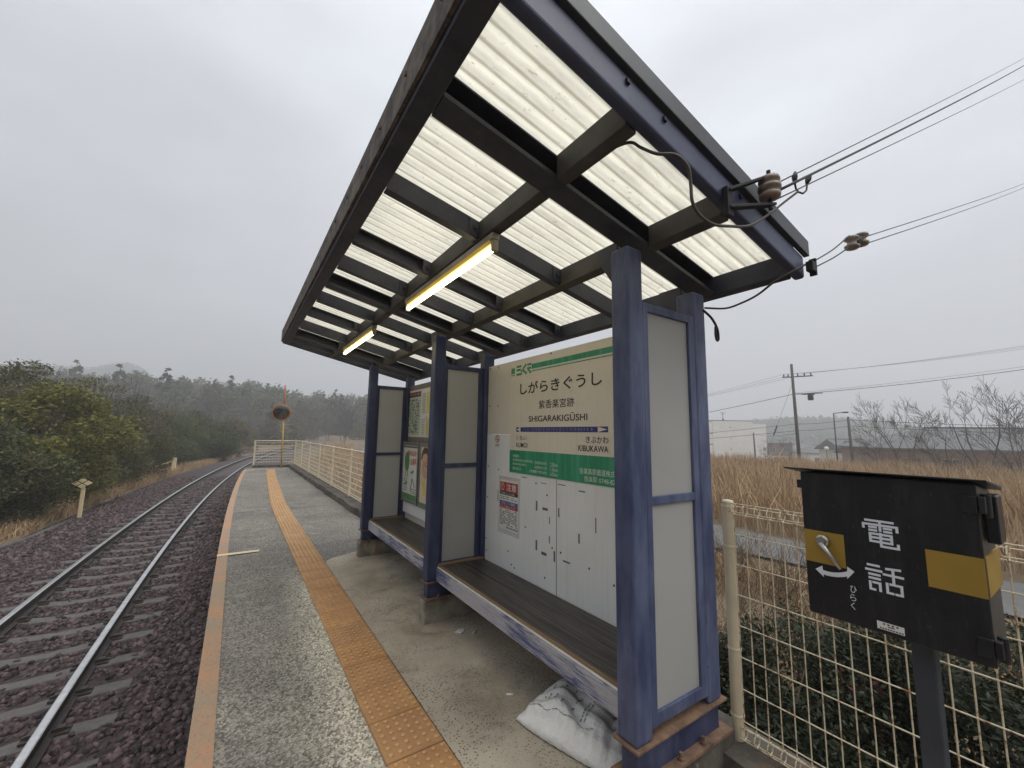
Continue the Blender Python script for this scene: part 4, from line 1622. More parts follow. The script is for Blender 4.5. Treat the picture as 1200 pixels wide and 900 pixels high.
for k, (u0, ua, ub) in enumerate(((-.68, -.35, .1), (-.6, -.42, -.1), (-.46, -.42, .2), (-.28, -.5, .15), (-.1, -.5, .1), (.1, -.55, .2), (.17, -.55, .0))):
    w = ua
    while w < ub:
        l_ = rg.uniform(.02, .07)
        if rg.random() > .25:
            hw = .014
            pr.add([(u * .31, ww * .235 * (1 - .1 * abs(u) ** 3), sack_z(u, ww)) for u, ww in ((u0 - hw, w), (u0 + hw, w), (u0 + hw, w + l_), (u0 - hw, w + l_))], [(0, 1, 2, 3)])
        w += l_ + rg.uniform(.01, .03)
prn = pr.build('printed_text', 'bag_print')
prn.parent = bag
sm_ = MB()
for i in range(24):
    u0, u1 = -.96 + i * .055, -.96 + (i + 1) * .055
    w0 = -.64 - .02 * math.sin(i)
    sm_.add([(u * .31, w * .235 * (1 - .1 * abs(u) ** 3), sack_z(u, w)) for u, w in ((u0, w0), (u1, w0), (u1, w0 + .014), (u0, w0 + .014))], [(0, 1, 2, 3)])
smo = sm_.build('seam', 'bag_print')
smo.parent = bag


def litter(x, y, l, ang, r, label):
    d = Vector((math.cos(ang), math.sin(ang), 0)) * l / 2
    p_ = Vector((x, y, PZ + .009 + r))
    tag(MB().tube([p_ - d, p_ + d], r, 8).build('cigarette_butt', 'paper_white', smooth=True), label, 'cigarette butt', 'cigarette butts on the platform')


litter(1.615, 2.86, .05, .5, .006, 'white cigarette butt lying right of the crumpled paper by the middle footing')
litter(1.43, 2.10, .045, -.6, .006, 'white cigarette butt lying just beyond the white sack')
bm = bmesh.new()
bmesh.ops.create_icosphere(bm, subdivisions=2, radius=1)
for vtx in bm.verts:
    s_ = 1 + .35 * math.sin(vtx.co.x * 7 + vtx.co.y * 5) + .2 * math.sin(vtx.co.z * 11)
    vtx.co = Vector((vtx.co.x * .035 * s_, vtx.co.y * .02 * s_, max(-.6, vtx.co.z) * .014 * s_ + .008))
me = bpy.data.meshes.new('crumpled_paper')
bm.to_mesh(me)
bm.free()
cpo = bpy.data.objects.new('crumpled_paper', me)
COL.objects.link(cpo)
me.materials.append(M['paper_white'])
cpo.location = (1.53, 2.93, PZ + .010)
tag(cpo, 'crumpled scrap of white paper on the concrete by the middle footing', 'paper scrap')

# ------------------------------------------------------------------ telephone box
BX, BY0, BY1, BZ0, BZ1 = 1.40, .194, .543, -.487, -.104
tb = thing('telephone_box', (1.52, .335, PZ), 'black and yellow telephone box on a grey post before the cream mesh fence', 'telephone box')
MB().box(1.50, 1.546, .312, .356, PZ, BZ0 + .005).build('post', 'post_slate', tb, bevel=.004)
MB().hexa([(BX + .016, BY0 + .004, BZ0 + .004), (BX + .185, BY0 + .004, BZ0 + .004), (BX + .185, BY1 - .004, BZ0 + .004), (BX + .016, BY1 - .004, BZ0 + .004), (BX + .016, BY0 + .004, BZ1 + .0095), (BX + .185, BY0 + .004, BZ1 - .0155), (BX + .185, BY1 - .004, BZ1 - .0155), (BX + .016, BY1 - .004, BZ1 + .0095)]).build('box_body', 'box_grey_side', tb, bevel=.004)
dr = MB().box(BX, BX + .015, BY0, BY1, BZ0, BZ1 + .008).build('front_door', 'box_black', tb, bevel=.0035)
lid = MB()
lid.hexa([(BX - .02, BY0 - .020, BZ1 + .0165), (BX + .2, BY0 - .016, BZ1 - .016), (BX + .2, BY1 + .03, BZ1 - .016), (BX - .02, BY1 + .036, BZ1 + .0165),
          (BX - .02, BY0 - .020, BZ1 + .0205), (BX + .2, BY0 - .016, BZ1 - .004), (BX + .2, BY1 + .03, BZ1 - .004), (BX - .02, BY1 + .036, BZ1 + .0205)])
lid.build('lid', 'box_black', tb, bevel=.002)
s_ = BX                                     # measured on the plane one metre away


def S(a):
    return a * BX


board(MB(), BX - .001, S(.32), S(.3868), S(-.2475), S(-.185), .001).build('yellow_band', 'box_yellow', dr)
board(MB(), BX - .001, S(.1387), S(.206), S(-.2455), S(-.1845), .001).build('yellow_band', 'box_yellow', dr)
MB().box(BX + .014, BX + .183, BY0 - .0005, BY0 + .0045, S(-.2455), S(-.1845)).build('yellow_band', 'box_yellow', tb)
hd = MB()
hd.lathe((BX - .001, S(.354), S(-.202)), (-1, 0, 0), [(0, .016), (.01, .016), (.014, .011), (.022, .010)], 18)
hd.build('handle_boss', 'chrome', dr, smooth=False)
hh = MB()
pA, pB = Vector((BX - .018, S(.356), S(-.205))), Vector((BX - .016, S(.3255), S(-.2485)))
hh.tube([pA, pA.lerp(pB, .5), pB], [.009, .0065, .004], 10)
hh.build('handle', 'chrome', dr, smooth=True)
for zz, big in ((-.10, 1), (-.317, 1)):
    hg = MB()
    hg.box(BX - .008, BX + .0, S(.1385), S(.157), S(zz) - .021, S(zz) + .018)
    hg.tube([(BX + .022, BY0 - .010, S(zz) - .03), (BX + .022, BY0 - .010, S(zz) + .022)], .009, 10)
    hg.box(BX - .008, BX + .022, BY0 - .012, BY0 - .002, S(zz) - .02, S(zz) + .017)
    hg.build('hinge', 'box_black', tb, bevel=.0015)
MB().box(BX + .055, BX + .125, BY0 - .022, BY0 + .0, S(-.165), S(-.088)).build('side_catch', 'box_black', tb, bevel=.003)
MB().box(BX + .005, BX + .02, BY1 - .001, BY1 + .012, S(-.103), S(-.086)).build('side_tab', 'box_black', tb, bevel=.001)
FB = ((BX - .0006, 0, 0), (0, -1, 0), (0, 0, 1), (-1, 0, 0))
# stencilled characters, drawn as rounded strokes with stencil gaps
stn = MB()


def stroke(pts, y0, y1, z0, z1, w=.0062):
    """pts in a unit square, origin lower left"""
    q = [(y0 + (y1 - y0) * a, z0 + (z1 - z0) * b) for a, b in pts]
    for a, b in zip(q[:-1], q[1:]):
        dx, dz = b[0] - a[0], b[1] - a[1]
        L = math.hypot(dx, dz)
        ex_, ez_ = dx / L * w * .48, dz / L * w * .48
        bar_shape(stn, (a[0] - ex_, a[1] - ez_), (b[0] + ex_, b[1] + ez_), w, BX - .0022)


K = (S(.2885), S(.2385), S(-.1945), S(-.1475))
for p_ in ([(.1, .97), (.86, .97)], [(.5, .97), (.5, .62)], [(.02, .68), (.02, .82), (.42, .82)], [(.58, .82), (.97, .82), (.97, .66)], [(.2, .72), (.38, .72)], [(.62, .72), (.8, .72)], [(.2, .6), (.38, .6)], [(.62, .6), (.8, .6)],
           [(.2, .18), (.2, .47), (.44, .47)], [(.56, .47), (.8, .47), (.8, .18), (.58, .18)], [(.2, .33), (.42, .33)], [(.58, .33), (.8, .33)], [(.2, .18), (.42, .18)], [(.5, .5), (.5, .03), (.97, .03), (.97, .16)]):
    stroke(p_, *K, w=.0056)
stn.build('stencil_character', 'stencil_white', dr)
stn = MB()
K = (S(.2885), S(.2385), S(-.2735), S(-.2285))
for p_ in ([(.06, .97), (.36, .97)], [(.0, .78), (.42, .78)], [(.08, .61), (.36, .61)], [(.08, .46), (.36, .46)], [(.08, .3), (.08, .02), (.2, .02)], [(.36, .02), (.36, .3), (.18, .3)],
           [(.58, .93), (.94, .97)], [(.5, .7), (.68, .7)], [(.8, .7), (1, .7)], [(.75, .95), (.75, .42)], [(.56, .36), (.56, .02), (.7, .02)], [(.8, .02), (.95, .02), (.95, .36), (.66, .36)]):
    stroke(p_, *K, w=.0056)
stn.build('stencil_character', 'stencil_white', dr)
lettering('lettering', [('ひ', U(S(.3155)), U(S(.3055)), S(-.2885), S(-.276), .0), ('ら', U(S(.3165)), U(S(.3075)), S(-.3035), S(-.291), .0), ('く', U(S(.3165)), U(S(.310)), S(-.319), S(-.306), .0)], 'stencil_white', dr, ((BX - .0022, 0, 0), (0, -1, 0), (0, 0, 1), (-1, 0, 0)))
ar = MB()
ac = [(S(.371 - .064 * k / 8), S(-.2695 + .0085 * ((k - 4) / 4) ** 2 + .0115 * k / 8)) for k in range(9)]
for a, b in zip(ac[1:-2], ac[2:-1]):
    bar_shape(ar, a, b, .0115, BX - .0022)
d = S(.014)
poly(ar, [ac[0], (ac[1][0] - .006, ac[1][1] + .016), (ac[1][0] - .008, ac[1][1] - .014)], BX - .0022)
poly(ar, [(ac[-2][0] + .006, ac[-2][1] - .016), ac[-1], (ac[-2][0] + .004, ac[-2][1] + .017)], BX - .0022)
ar.build('arrow_mark', 'stencil_white', dr)
lb = board(MB(), BX - .0014, S(.243), S(.28), S(-.3395), S(-.3265), .001).build('maker_label', 'paper_white', dr)
mk = MB()
for k in range(4):
    board(mk, BX - .002, S(.2505 + k * .006), S(.2535 + k * .006), S(-.3305), S(-.328), .0004)
for k in range(9):
    board(mk, BX - .002, S(.2445 + k * .0037), S(.247 + k * .0037), S(-.338), S(-.336), .0004)
board(mk, BX - .002, S(.256), S(.265), S(-.3335), S(-.332), .0004)
mk.build('label_print', 'letter_black', lb)

# ------------------------------------------------------------------ mesh fences
def mesh_fence(label, posts, x, zb, zt, mat_, pitch=.053, rows=9, thick=.0028, rolled=True, group=None, hthick=None):
    y_lo, y_hi = min(posts), max(posts)
    root = thing('mesh_fence', (x, y_hi, zb), label, 'fence', group)
    for y in posts:
        p_ = MB().tube([(x, y, zb - .02), (x, y, zt + .02)], .0275, 16)
        p_.lathe((x, y, zt + .02), (0, 0, 1), [(0, .0275), (.006, .024), (.009, .012)], 16)
        for zz in (zb + .09, zb + .38, zt - .2, zt - .01):
            p_.lathe((x, y, zz), (0, 0, 1), [(0, .0285), (.002, .030), (.012, .030), (.014, .0285)], 16)
        p_.build('post', 'fence_cream', root)
    ps = sorted(posts)
    for a, b in zip(ps[:-1], ps[1:]):
        ya, yb = a + .035, b - .035
        mb = MB()
        xo = x - .012
        n_ = max(2, int(round((yb - ya) / pitch)))
        for k in range(n_ + 1):
            y = ya + (yb - ya) * k / n_
            if rolled:
                mb.tube([(xo, y, zb + .06), (xo, y, zt - .04)], thick, 5, False)
                for zc, sg_ in ((zt - .01, 1), (zb + .035, -1)):
                    mb.tube([(xo + .026 * math.cos(q), y, zc + .026 * math.sin(q)) for q in [2 * math.pi * j / 8 for j in range(9)]], thick, 5, False)
            else:
                mb.tube([(xo, y, zb + .03), (xo, y, zt - .01)], thick, 4, False)
        for k in range(rows):
            z = zb + .09 + (zt - zb - .22) * k / (rows - 1)
            mb.tube([(xo - .004, ya, z), (xo - .004, yb, z)], hthick or thick, 5, False)
        if rolled:
            for zc in (zt - .01, zb + .035):
                for q in (.3, 1.9, 3.5, 5.1):
                    mb.tube([(xo + .029 * math.cos(q), ya - .01, zc + .029 * math.sin(q)), (xo + .029 * math.cos(q), yb + .01, zc + .029 * math.sin(q))], thick, 5, False)
        else:
            mb.tube([(xo, ya - .02, zt), (xo, yb + .02, zt)], .018, 8)
            mb.tube([(xo, ya - .02, zb + .04), (xo, yb + .02, zb + .04)], .012, 8)
        mb.build('mesh_panel', mat_, root)
    return root


mesh_fence('cream rusty wire mesh fence behind the black telephone box', [1.125, -.875, -2.875], 2.06, -1.383, -.335, 'fence_cream_rusty', rows=7)
mesh_fence('long cream barred fence along the back of the platform beyond the shelter', [7.4, 9.45, 11.45, 13.45, 15.45, 17.45, 19.55], 2.13, -1.383, -.40, 'fence_cream', pitch=.11, rows=8, thick=.0022, rolled=False, hthick=.0085)
ef = thing('end_fence', (1.4, 19.62, -1.4), 'short cream barred fence closing the far end of the platform', 'fence')
mb = MB()
for k in range(8):
    z = -1.28 + .84 * k / 7.6
    mb.tube([(.70, 19.61, z), (2.08, 19.61, z)], .010, 6)
for k in range(14):
    xk = .74 + k * .1
    mb.tube([(xk, 19.62, -1.36), (xk, 19.62, -.43)], .0025, 4, False)
mb.build('bar_panel', 'fence_cream', ef)
MB().tube([(.66, 19.61, -.425), (2.12, 19.61, -.425)], .022, 8).build('top_rail', 'fence_cream', ef, smooth=True)
MB().tube([(.68, 19.61, -1.42), (.68, 19.61, -.40)], .03, 10).build('post', 'fence_cream', ef)

# ------------------------------------------------------------------ convex mirror, markers
cm = thing('convex_mirror', (1.62, 19.1, PZ), 'round orange rimmed convex mirror on a yellow and orange pole at the platform end', 'mirror')
MB().tube([(1.63, 19.1, PZ), (1.572, 19.1, .60)], .03, 10).build('pole', 'pole_yellow', cm, smooth=True)
MB().tube([(1.572, 19.1, .602), (1.535, 19.1, 1.86)], .03, 10).build('upper_pole', 'mirror_orange', cm, smooth=True)
nrm = Vector((-.16, -1, -.22)).normalized()
cc = Vector((1.47, 19.04, .745))
rim = MB()
rim.lathe(cc - nrm * .03, nrm, [(0, .25), (.0, .32), (.03, .345), (.06, .345), (.075, .315), (.07, .29)], 36)
rim.build('rim', 'mirror_orange', cm, smooth=False)
MB().lathe(cc + nrm * .030, nrm, [(0, .305), (.012, .295), (.03, .25), (.05, .165), (.062, .08), (.066, .01)], 36).build('mirror_glass', 'mirror_glass', cm, smooth=True)
MB().tube([cc - nrm * .03, (1.57, 19.1, .745)], .02, 6).build('bracket', 'mirror_orange', cm)
mk_ = thing('track_marker', (-3.80, 18.2, -2.85), 'cream trackside post topped by a diamond of four yellow squares', 'marker')
MB().box(-3.845, -3.755, 18.16, 18.25, -2.95, -1.83).build('post', 'marker_yellow', mk_, bevel=.01)
dm = MB()
for (a, b) in ((0, .085), (-.095, 0), (.095, 0), (0, -.085)):
    c_ = Vector((-3.83 + a * 1.35, 18.14, -1.72 + b))
    q = [(c_.x, c_.z + .072), (c_.x + .105, c_.z), (c_.x, c_.z - .072), (c_.x - .105, c_.z)]
    dm.add([(x, 18.13, z) for x, z in q] + [(x, 18.16, z) for x, z in q], [(0, 1, 2, 3), (7, 6, 5, 4), (0, 4, 5, 1), (1, 5, 6, 2), (2, 6, 7, 3), (3, 7, 4, 0)])
dm.build('diamond_plate', 'marker_yellow', mk_)
MB().box(-3.98, -3.68, 18.165, 18.175, -1.86, -1.58).build('back_plate', 'iron_black', mk_)
sp2 = thing('stub_post', (-3.15, 34.4, -2.85), 'short cream post with a side bar near the trees beside the track', 'post')
MB().box(-3.27, -3.05, 34.3, 34.5, -2.95, -1.86).build('post', 'marker_yellow', sp2, bevel=.02)
MB().tube([(-3.2, 34.4, -2.05), (-4.1, 34.5, -2.42)], .05, 8).build('side_bar', 'marker_yellow', sp2)
pp_ = MB()
tag(pp_.tube([(-4.9, 12.6, -2.83), (-4.1, 15.6, -2.80), (-3.9, 17.9, -2.80)], .07, 10).build('drain_pipe', 'bark_grey', smooth=True), 'grey pipe lying at the ballast foot by the yellow diamond marker', 'pipe')
# ------------------------------------------------------------------ vegetation
def dir_at(px):
    d = at(px, 505, 1)
    return Vector((d.x, d.y, 0)).normalized()


def ground_at(px, r, sink=0.05):
    d = dir_at(px) * r
    return Vector((d.x, d.y, float(hgt(d.x, d.y)) - sink))


def leaves(centers, radii, counts, size, rg, flat=.6, shell=.55, long_=1.6, droop=0.0):
    """leaf quads clustered round the ends of the limbs -> verts, faces, tone"""
    Vs, Ts = [], []
    for c, r, n in zip(centers, radii, counts):
        d = rg.normal(size=(n, 3))
        d /= np.linalg.norm(d, axis=1)[:, None]
        rad = shell + (1 - shell) * rg.random((n, 1)) ** .6
        rad *= rg.uniform(.7, 1.12, (n, 1))
        p = c + d * rad * r * np.array([1, 1, flat])
        # each leaf its own frame
        a = rg.normal(size=(n, 3)) + d * .6
        a[:, 2] = a[:, 2] * .6 - droop
        a /= np.linalg.norm(a, axis=1)[:, None]
        b = np.cross(a, rg.normal(size=(n, 3)) * .6 + np.array([0, 0, 1.0]))
        b /= np.linalg.norm(b, axis=1)[:, None] + 1e-6
        s = size * rg.uniform(.6, 1.35, (n, 1))
        a, b = a * s * long_ * .5, b * s * .5
        Vs.append(np.stack([p - a, p + b, p + a, p - b], 1))
        ct = rg.uniform(-.16, .16)
        Ts.append(np.clip(.46 + ct + rg.normal(0, .2, n) + .2 * rg.random(n) ** 4, 0, .95))
    V_ = np.concatenate(Vs).reshape(-1, 3)
    T_ = np.concatenate(Ts)
    F_ = np.arange(len(V_)).reshape(-1, 4)
    return V_, F_, T_


def limbs(rg, h, ends, r0, n=6):
    """tapered trunk with limbs bending out to the given points"""
    mb = MB()
    th = h * .55
    wob = rg.uniform(-.06, .06, (4, 2)) * h
    tp = [Vector((0, 0, -.15))] + [Vector((wob[k, 0] * k / 4, wob[k, 1] * k / 4, th * (k + 1) / 4)) for k in range(4)]
    mb.tube(tp, [r0 * (1 - .17 * k) for k in range(5)], n)
    for e_ in ends:
        e_ = Vector(e_)
        k = min(4, max(1, int(1 + 3.3 * max(0, e_.z - .2 * h) / h)))
        s_ = tp[k]
        m_ = s_.lerp(e_, .55) + Vector((0, 0, -.06 * h + rg.uniform(-.05, .05) * h))
        mb.tube([s_, s_.lerp(m_, .5), m_, e_], [r0 * .42, r0 * .33, r0 * .22, r0 * .07], 5, False)
    return mb


def evergreen(name, h, w, mat_, nl, size, seed, flat=.65, nlobe=14, low=.12, bark_='bark', long_=1.7, top=1.0):
    rg = np.random.default_rng(seed)
    ends, radii = [], []
    for k in range(nlobe):
        t_ = low + (1 - low) * ((k + rg.random()) / nlobe)
        prof_ = math.sin(math.pi * min(1, .18 + .72 * t_)) ** .7 * (1.0 if t_ < .8 else 1 - (t_ - .8) * 2.0)
        a = k * 2.4 + rg.uniform(-.5, .5)
        q = w * .5 * prof_ * rg.uniform(.35, .85)
        ends.append((q * math.cos(a), q * math.sin(a), h * t_ * .93 * top))
        radii.append(w * rg.uniform(.17, .3) * (1.0 if t_ < .75 else .7))
    cnt = [max(20, int(nl * r * r / sum(x * x for x in radii))) for r in radii]
    root = thing(name, (0, 0, 0), 'x', 'tree')
    limbs(rg, h, ends, .035 * h).build('trunk', bark_, root)
    v_, f_, t_ = leaves([np.array(e_) for e_ in ends], radii, cnt, size, rg, flat, .45, long_)
    v_[:, 2] = np.maximum(v_[:, 2], .05)
    np_mesh('crown', v_, f_, mat_, root, {'tone': t_})
    return root


def bare_tree(name, h, seed, spread=.5, stems=3, levels=5, r0=.09, m='bark', twig=.006):
    rg = random.Random(seed)
    segs = []

    def grow(p, d, l, r, lev):
        n_ = 3
        pts, rs = [p], [r]
        q, dd = p.copy(), d.copy()
        for i in range(n_):
            dd = (dd + Vector((rg.gauss(0, .085), rg.gauss(0, .085), rg.gauss(.06, .05)))).normalized()
            q = q + dd * l / n_
            pts.append(q.copy())
            rs.append(max(twig, r * (1 - .45 * (i + 1) / n_)))
        segs.append((pts, rs, lev))
        if lev >= levels:
            return
        k = rg.choice((2, 3)) if lev < levels - 1 else rg.choice((3, 4, 4))
        for j in range(k):
            t_ = 1.0 if j == 0 else rg.uniform(.35, .95)
            i0 = min(n_ - 1, int(t_ * n_))
            b_ = pts[i0].lerp(pts[i0 + 1], t_ * n_ - i0) if t_ < 1 else pts[-1]
            ax = Vector((rg.gauss(0, 1), rg.gauss(0, 1), rg.gauss(0, .5))).normalized()
            ang = rg.uniform(.08, .3) if j == 0 else rg.uniform(.35, .8)
            nd = (dd + (ax - dd * ax.dot(dd)).normalized() * math.tan(ang)).normalized()
            nd.z = max(nd.z, .12)
            grow(b_, nd.normalized(), l * rg.uniform(.6, .82), rs[i0 + 1] * (.85 if j == 0 else .62), lev + 1)
    for k in range(stems):
        a = 2 * math.pi * k / stems + rg.uniform(-.5, .5)
        d = Vector((math.cos(a) * spread, math.sin(a) * spread, 1)).normalized()
        grow(Vector((.12 * math.cos(a), .12 * math.sin(a), -.15)), d, h * .34, r0 * rg.uniform(.7, 1), 0)
    zt = max(p.z for s in segs for p in s[0])
    sc = h / zt
    t1, t2 = MB(), MB()
    for pts, rs, lev in segs:
        (t1 if lev < 2 else t2).tube([p * sc for p in pts], rs, 6 if lev < 2 else 3, False)
    root = thing(name, (0, 0, 0), 'x', 'tree')
    t1.build('trunk', m, root)
    t2.build('branches', m, root)
    return root


def conifer(name, h, w, seed, nl, size, mat_='leaf_conifer', base=.12):
    rg = np.random.default_rng(seed)
    C_, R_, N_ = [], [], []
    tiers = 17
    for k in range(tiers):
        t_ = k / (tiers - 1)
        z = h * (base + (1 - base) * t_ * .97)
        rr = w * .5 * (1 - t_) ** .8 + .02 * h
        nb = max(1, int(6 * (1 - t_) + 1))
        for j in range(nb):
            a = rg.uniform(0, 6.28)
            q = rr * rg.uniform(.3, .8)
            C_.append(np.array((q * math.cos(a), q * math.sin(a), z + rg.uniform(-.03, .03) * h)))
            R_.append(max(.035 * h, rr * rg.uniform(.4, .6)))
            N_.append(1 + rr)
    s = sum(N_)
    N_ = [max(8, int(nl * x / s)) for x in N_]
    root = thing(name, (0, 0, 0), 'x', 'tree')
    MB().tube([(0, 0, -.2), (.02 * h, 0, h * .5), (0, 0, h * .96)], [.022 * h, .014 * h, .004 * h], 6).build('trunk', 'bark', root)
    v_, f_, t_ = leaves(C_, R_, N_, size, rg, .85, .3, 1.9, .25)
    np_mesh('crown', v_, f_, mat_, root, {'tone': t_})
    return root


PLACED = set()


def put(proto, loc, rot, s, label, cat='tree', group=None):
    if proto.name not in PLACED:
        PLACED.add(proto.name)
        o = proto
    else:
        o = copy_tree(proto)
    sx = s * random.uniform(.92, 1.08)
    o.matrix_basis = Matrix.Translation(loc) @ Matrix.Rotation(rot, 4, 'Z') @ Matrix.Diagonal((sx, sx, s, 1))
    o['label'] = label
    o['category'] = cat
    if group:
        o['group'] = group
    return o


# prototypes (heights in metres)
E_bright = evergreen('broadleaf_tree', 3.6, 3.6, 'leaf_bright', 19000, .062, 21, .7, 17, .1)
E_olive = evergreen('broadleaf_tree', 5.0, 4.4, 'leaf_olive', 19000, .062, 22, .5, 20, .1, 'bark_grey')
E_dark = evergreen('evergreen_shrub', 3.2, 3.6, 'leaf_dark', 18000, .056, 23, .75, 16, .06)
E_mid = evergreen('evergreen_shrub', 3.2, 3.8, 'leaf_olive', 18000, .056, 24, .7, 16, .06)
E_thin = evergreen('broadleaf_tree', 5.2, 4.2, 'leaf_olive', 9000, .062, 25, .35, 22, .25, 'bark_grey')
E_brown = evergreen('withered_shrub', 2.8, 3.0, 'leaf_brown', 5200, .07, 26, .7, 14, .06, 'twig_tan')
B_scrub = bare_tree('bare_tree', 5.0, 31, .5, 4, 4, .05, 'bark_grey', .009)
random.seed(41)
GN = 'evergreen trees and shrubs left of the track'
near = [
    (E_mid, -70, 18, 1.05, 'evergreen shrub at the left picture edge above the dry verge'),
    (E_bright, 50, 21.8, 1.25, 'yellowish green broadleaf tree behind the yellow diamond marker, the brightest on the left'),
    (E_dark, -4, 18.6, .9, 'dark green shrub at the far left standing over the dry grass verge'),
    (E_dark, 86, 23.8, .78, 'dark low shrub directly behind the yellow diamond marker'),
    (E_mid, 124, 27, .95, 'olive shrub just right of the yellow diamond marker'),
    (E_olive, 8, 26.5, 1.12, 'tall olive tree at the far left behind the yellowish tree'),
    (E_olive, -60, 22, 1.0, 'tall olive tree partly cut by the left picture edge'),
    (E_thin, 98, 29.5, 1.12, 'loose tall tree with flat layered twigs behind the yellowish tree'),
    (E_mid, 156, 31, 1.1, 'rounded olive shrub left of the short cream stub post'),
    (E_olive, 150, 35, 1.0, 'broad olive tree rising behind the rounded shrubs left of the stub post'),
    (E_dark, 186, 38.5, 1.15, 'dark green shrub directly behind the short cream stub post'),
    (E_thin, 40, 29, 1.04, 'thin grey tree rising at the back of the scrub on the far left'),
    (E_dark, 216, 44, 1.2, 'dark green shrub just right of the short cream stub post'),
    (E_mid, 198, 48, 1.25, 'olive shrub in the second row behind the stub post'),
    (E_brown, 236, 50, 1.3, 'brown withered shrub beside the bend of the track'),
    (E_dark, 252, 47, 1.1, 'dark shrub right of the brown withered one at the track bend'),
    (E_brown, 268, 53, 1.3, 'brown withered shrub nearest the platform end, by the track bend'),
    (E_mid, 226, 50, 1.25, 'olive shrub behind the brown withered shrub at the bend'),
    (E_mid, 280, 62, 1.25, 'olive shrub where the track disappears behind the platform end'),
    (E_thin, 200, 52, 1.0, 'thin layered tree behind the shrubs at the middle of the bend'),
    (B_scrub, 20, 25, 1.02, 'leafless grey tree poking above the scrub at the far left'),
    (B_scrub, 112, 30, 1.15, 'leafless grey tree leaning out beyond the layered twigs'),
    (B_scrub, 70, 34, 1.1, 'leafless grey tree between the tall olive trees'),
    (B_scrub, 245, 62, 1.0, 'leafless pale tree behind the brown shrubs at the bend'),
    (B_scrub, 180, 46, 1.0, 'leafless pale tree behind the dark shrub at the stub post'),
]
for p_, px, r, s, lab in near:
    put(p_, ground_at(px, r), random.uniform(0, 6.28), s, lab, 'shrub' if 'shrub' in p_.name else 'tree', GN)

for k, (az, r, p_) in enumerate(((250, 11, E_olive), (232, 13, E_dark), (216, 15, E_olive), (203, 17, E_mid), (192, 20, E_olive), (270, 12, E_dark), (290, 14, E_mid))):
    q = Vector((math.sin(math.radians(az)) * r, math.cos(math.radians(az)) * r, 0))
    q.x = min(q.x, -6.0)
    put(p_, (q.x, q.y, float(hgt(q.x, q.y)) - .05), random.uniform(0, 6.28), random.uniform(1.0, 1.25), 'tree or shrub of the same scrub, along the track behind the viewpoint', 'tree', 'scrub along the track behind the viewpoint')

# second belt: scrub and bare trees, 60-115 m away
M_olive = evergreen('scrub_tree', 6.0, 5.6, 'leaf_olive', 3200, .21, 51, .75, 14, .1, 'bark_grey')
M_dark = evergreen('scrub_tree', 6.0, 5.0, 'leaf_dark', 3200, .21, 52, .85, 14, .1)
M_brown = evergreen('scrub_tree', 5.0, 5.0, 'leaf_brown', 1800, .2, 53, .6, 14, .1, 'bark_grey')
M_pine = conifer('conifer', 8.0, 3.6, 54, 3200, .22)
M_bare = bare_tree('bare_tree', 7.5, 55, .35, 3, 4, .09, 'bark_grey', .022)
random.seed(77)
cnt = 0
for k in range(400):
    if cnt >= 78:
        break
    px = random.uniform(-120, 440)
    r = random.uniform(44, 118)
    d = dir_at(px) * r
    s_ = d.x - float(tcx(min(d.y, 90)))
    if s_ > -6 and not (d.y > 78 and px > 250):
        continue
    p_ = random.choice((M_olive, M_olive, M_dark, M_brown, M_bare, M_bare, M_bare, M_pine))
    sz = random.uniform(.65, 1.05) * (.86 if r < 70 else 1)
    kind_ = {M_olive.name: 'olive scrub tree', M_dark.name: 'dark green scrub tree', M_brown.name: 'brown scrub tree', M_pine.name: 'dark conifer', M_bare.name: 'bare grey tree'}[p_.name]
    put(p_, ground_at(px, r, .1), random.uniform(0, 6.28), sz, kind_ + ' in the hazy scrub between the track and the wooded ridge', 'tree', kind_ + 's in the scrub below the ridge')
    cnt += 1
# two dark conifers that stand out beyond the platform end
for px, r, s, lab in ((318, 95, .98, 'dark slim conifer just left of the convex mirror pole'), (398, 120, 1.35, 'tall dark conifer above the far platform fence, left of the shelter'), (409, 118, 1.0, 'shorter dark conifer beside the tall one near the shelter')):
    put(M_pine, ground_at(px, r, .1), random.uniform(0, 6.28), s, lab, 'tree')
# ridge
R_round = evergreen('ridge_tree', 10, 7.5, 'leaf_dark', 1300, .5, 61, 1.05, 15, .3)
R_olive = evergreen('ridge_tree', 9, 7.5, 'leaf_olive', 1300, .5, 62, .95, 15, .25, 'bark_grey')
R_con = conifer('ridge_conifer', 11, 5, 63, 1300, .5)
R_bare = bare_tree('ridge_bare_tree', 9.5, 64, .35, 3, 4, .14, 'bark_grey', .045)
random.seed(99)
for k in range(230):
    px = -60 + 520 * ((k * .618) % 1) + random.uniform(-8, 8)
    r = random.uniform(120, 205)
    p_ = random.choice((R_round, R_round, R_olive, R_con, R_bare, R_bare, R_bare))
    kind_ = {R_round.name: 'rounded dark tree', R_olive.name: 'olive tree', R_con.name: 'pointed conifer', R_bare.name: 'bare grey tree'}[p_.name]
    put(p_, ground_at(px, r, .2), random.uniform(0, 6.28), random.uniform(.85, 1.3) * (.9 if px > 380 else 1), kind_ + ' fading into fog on the wooded ridge', 'tree', kind_ + 's on the foggy ridge')

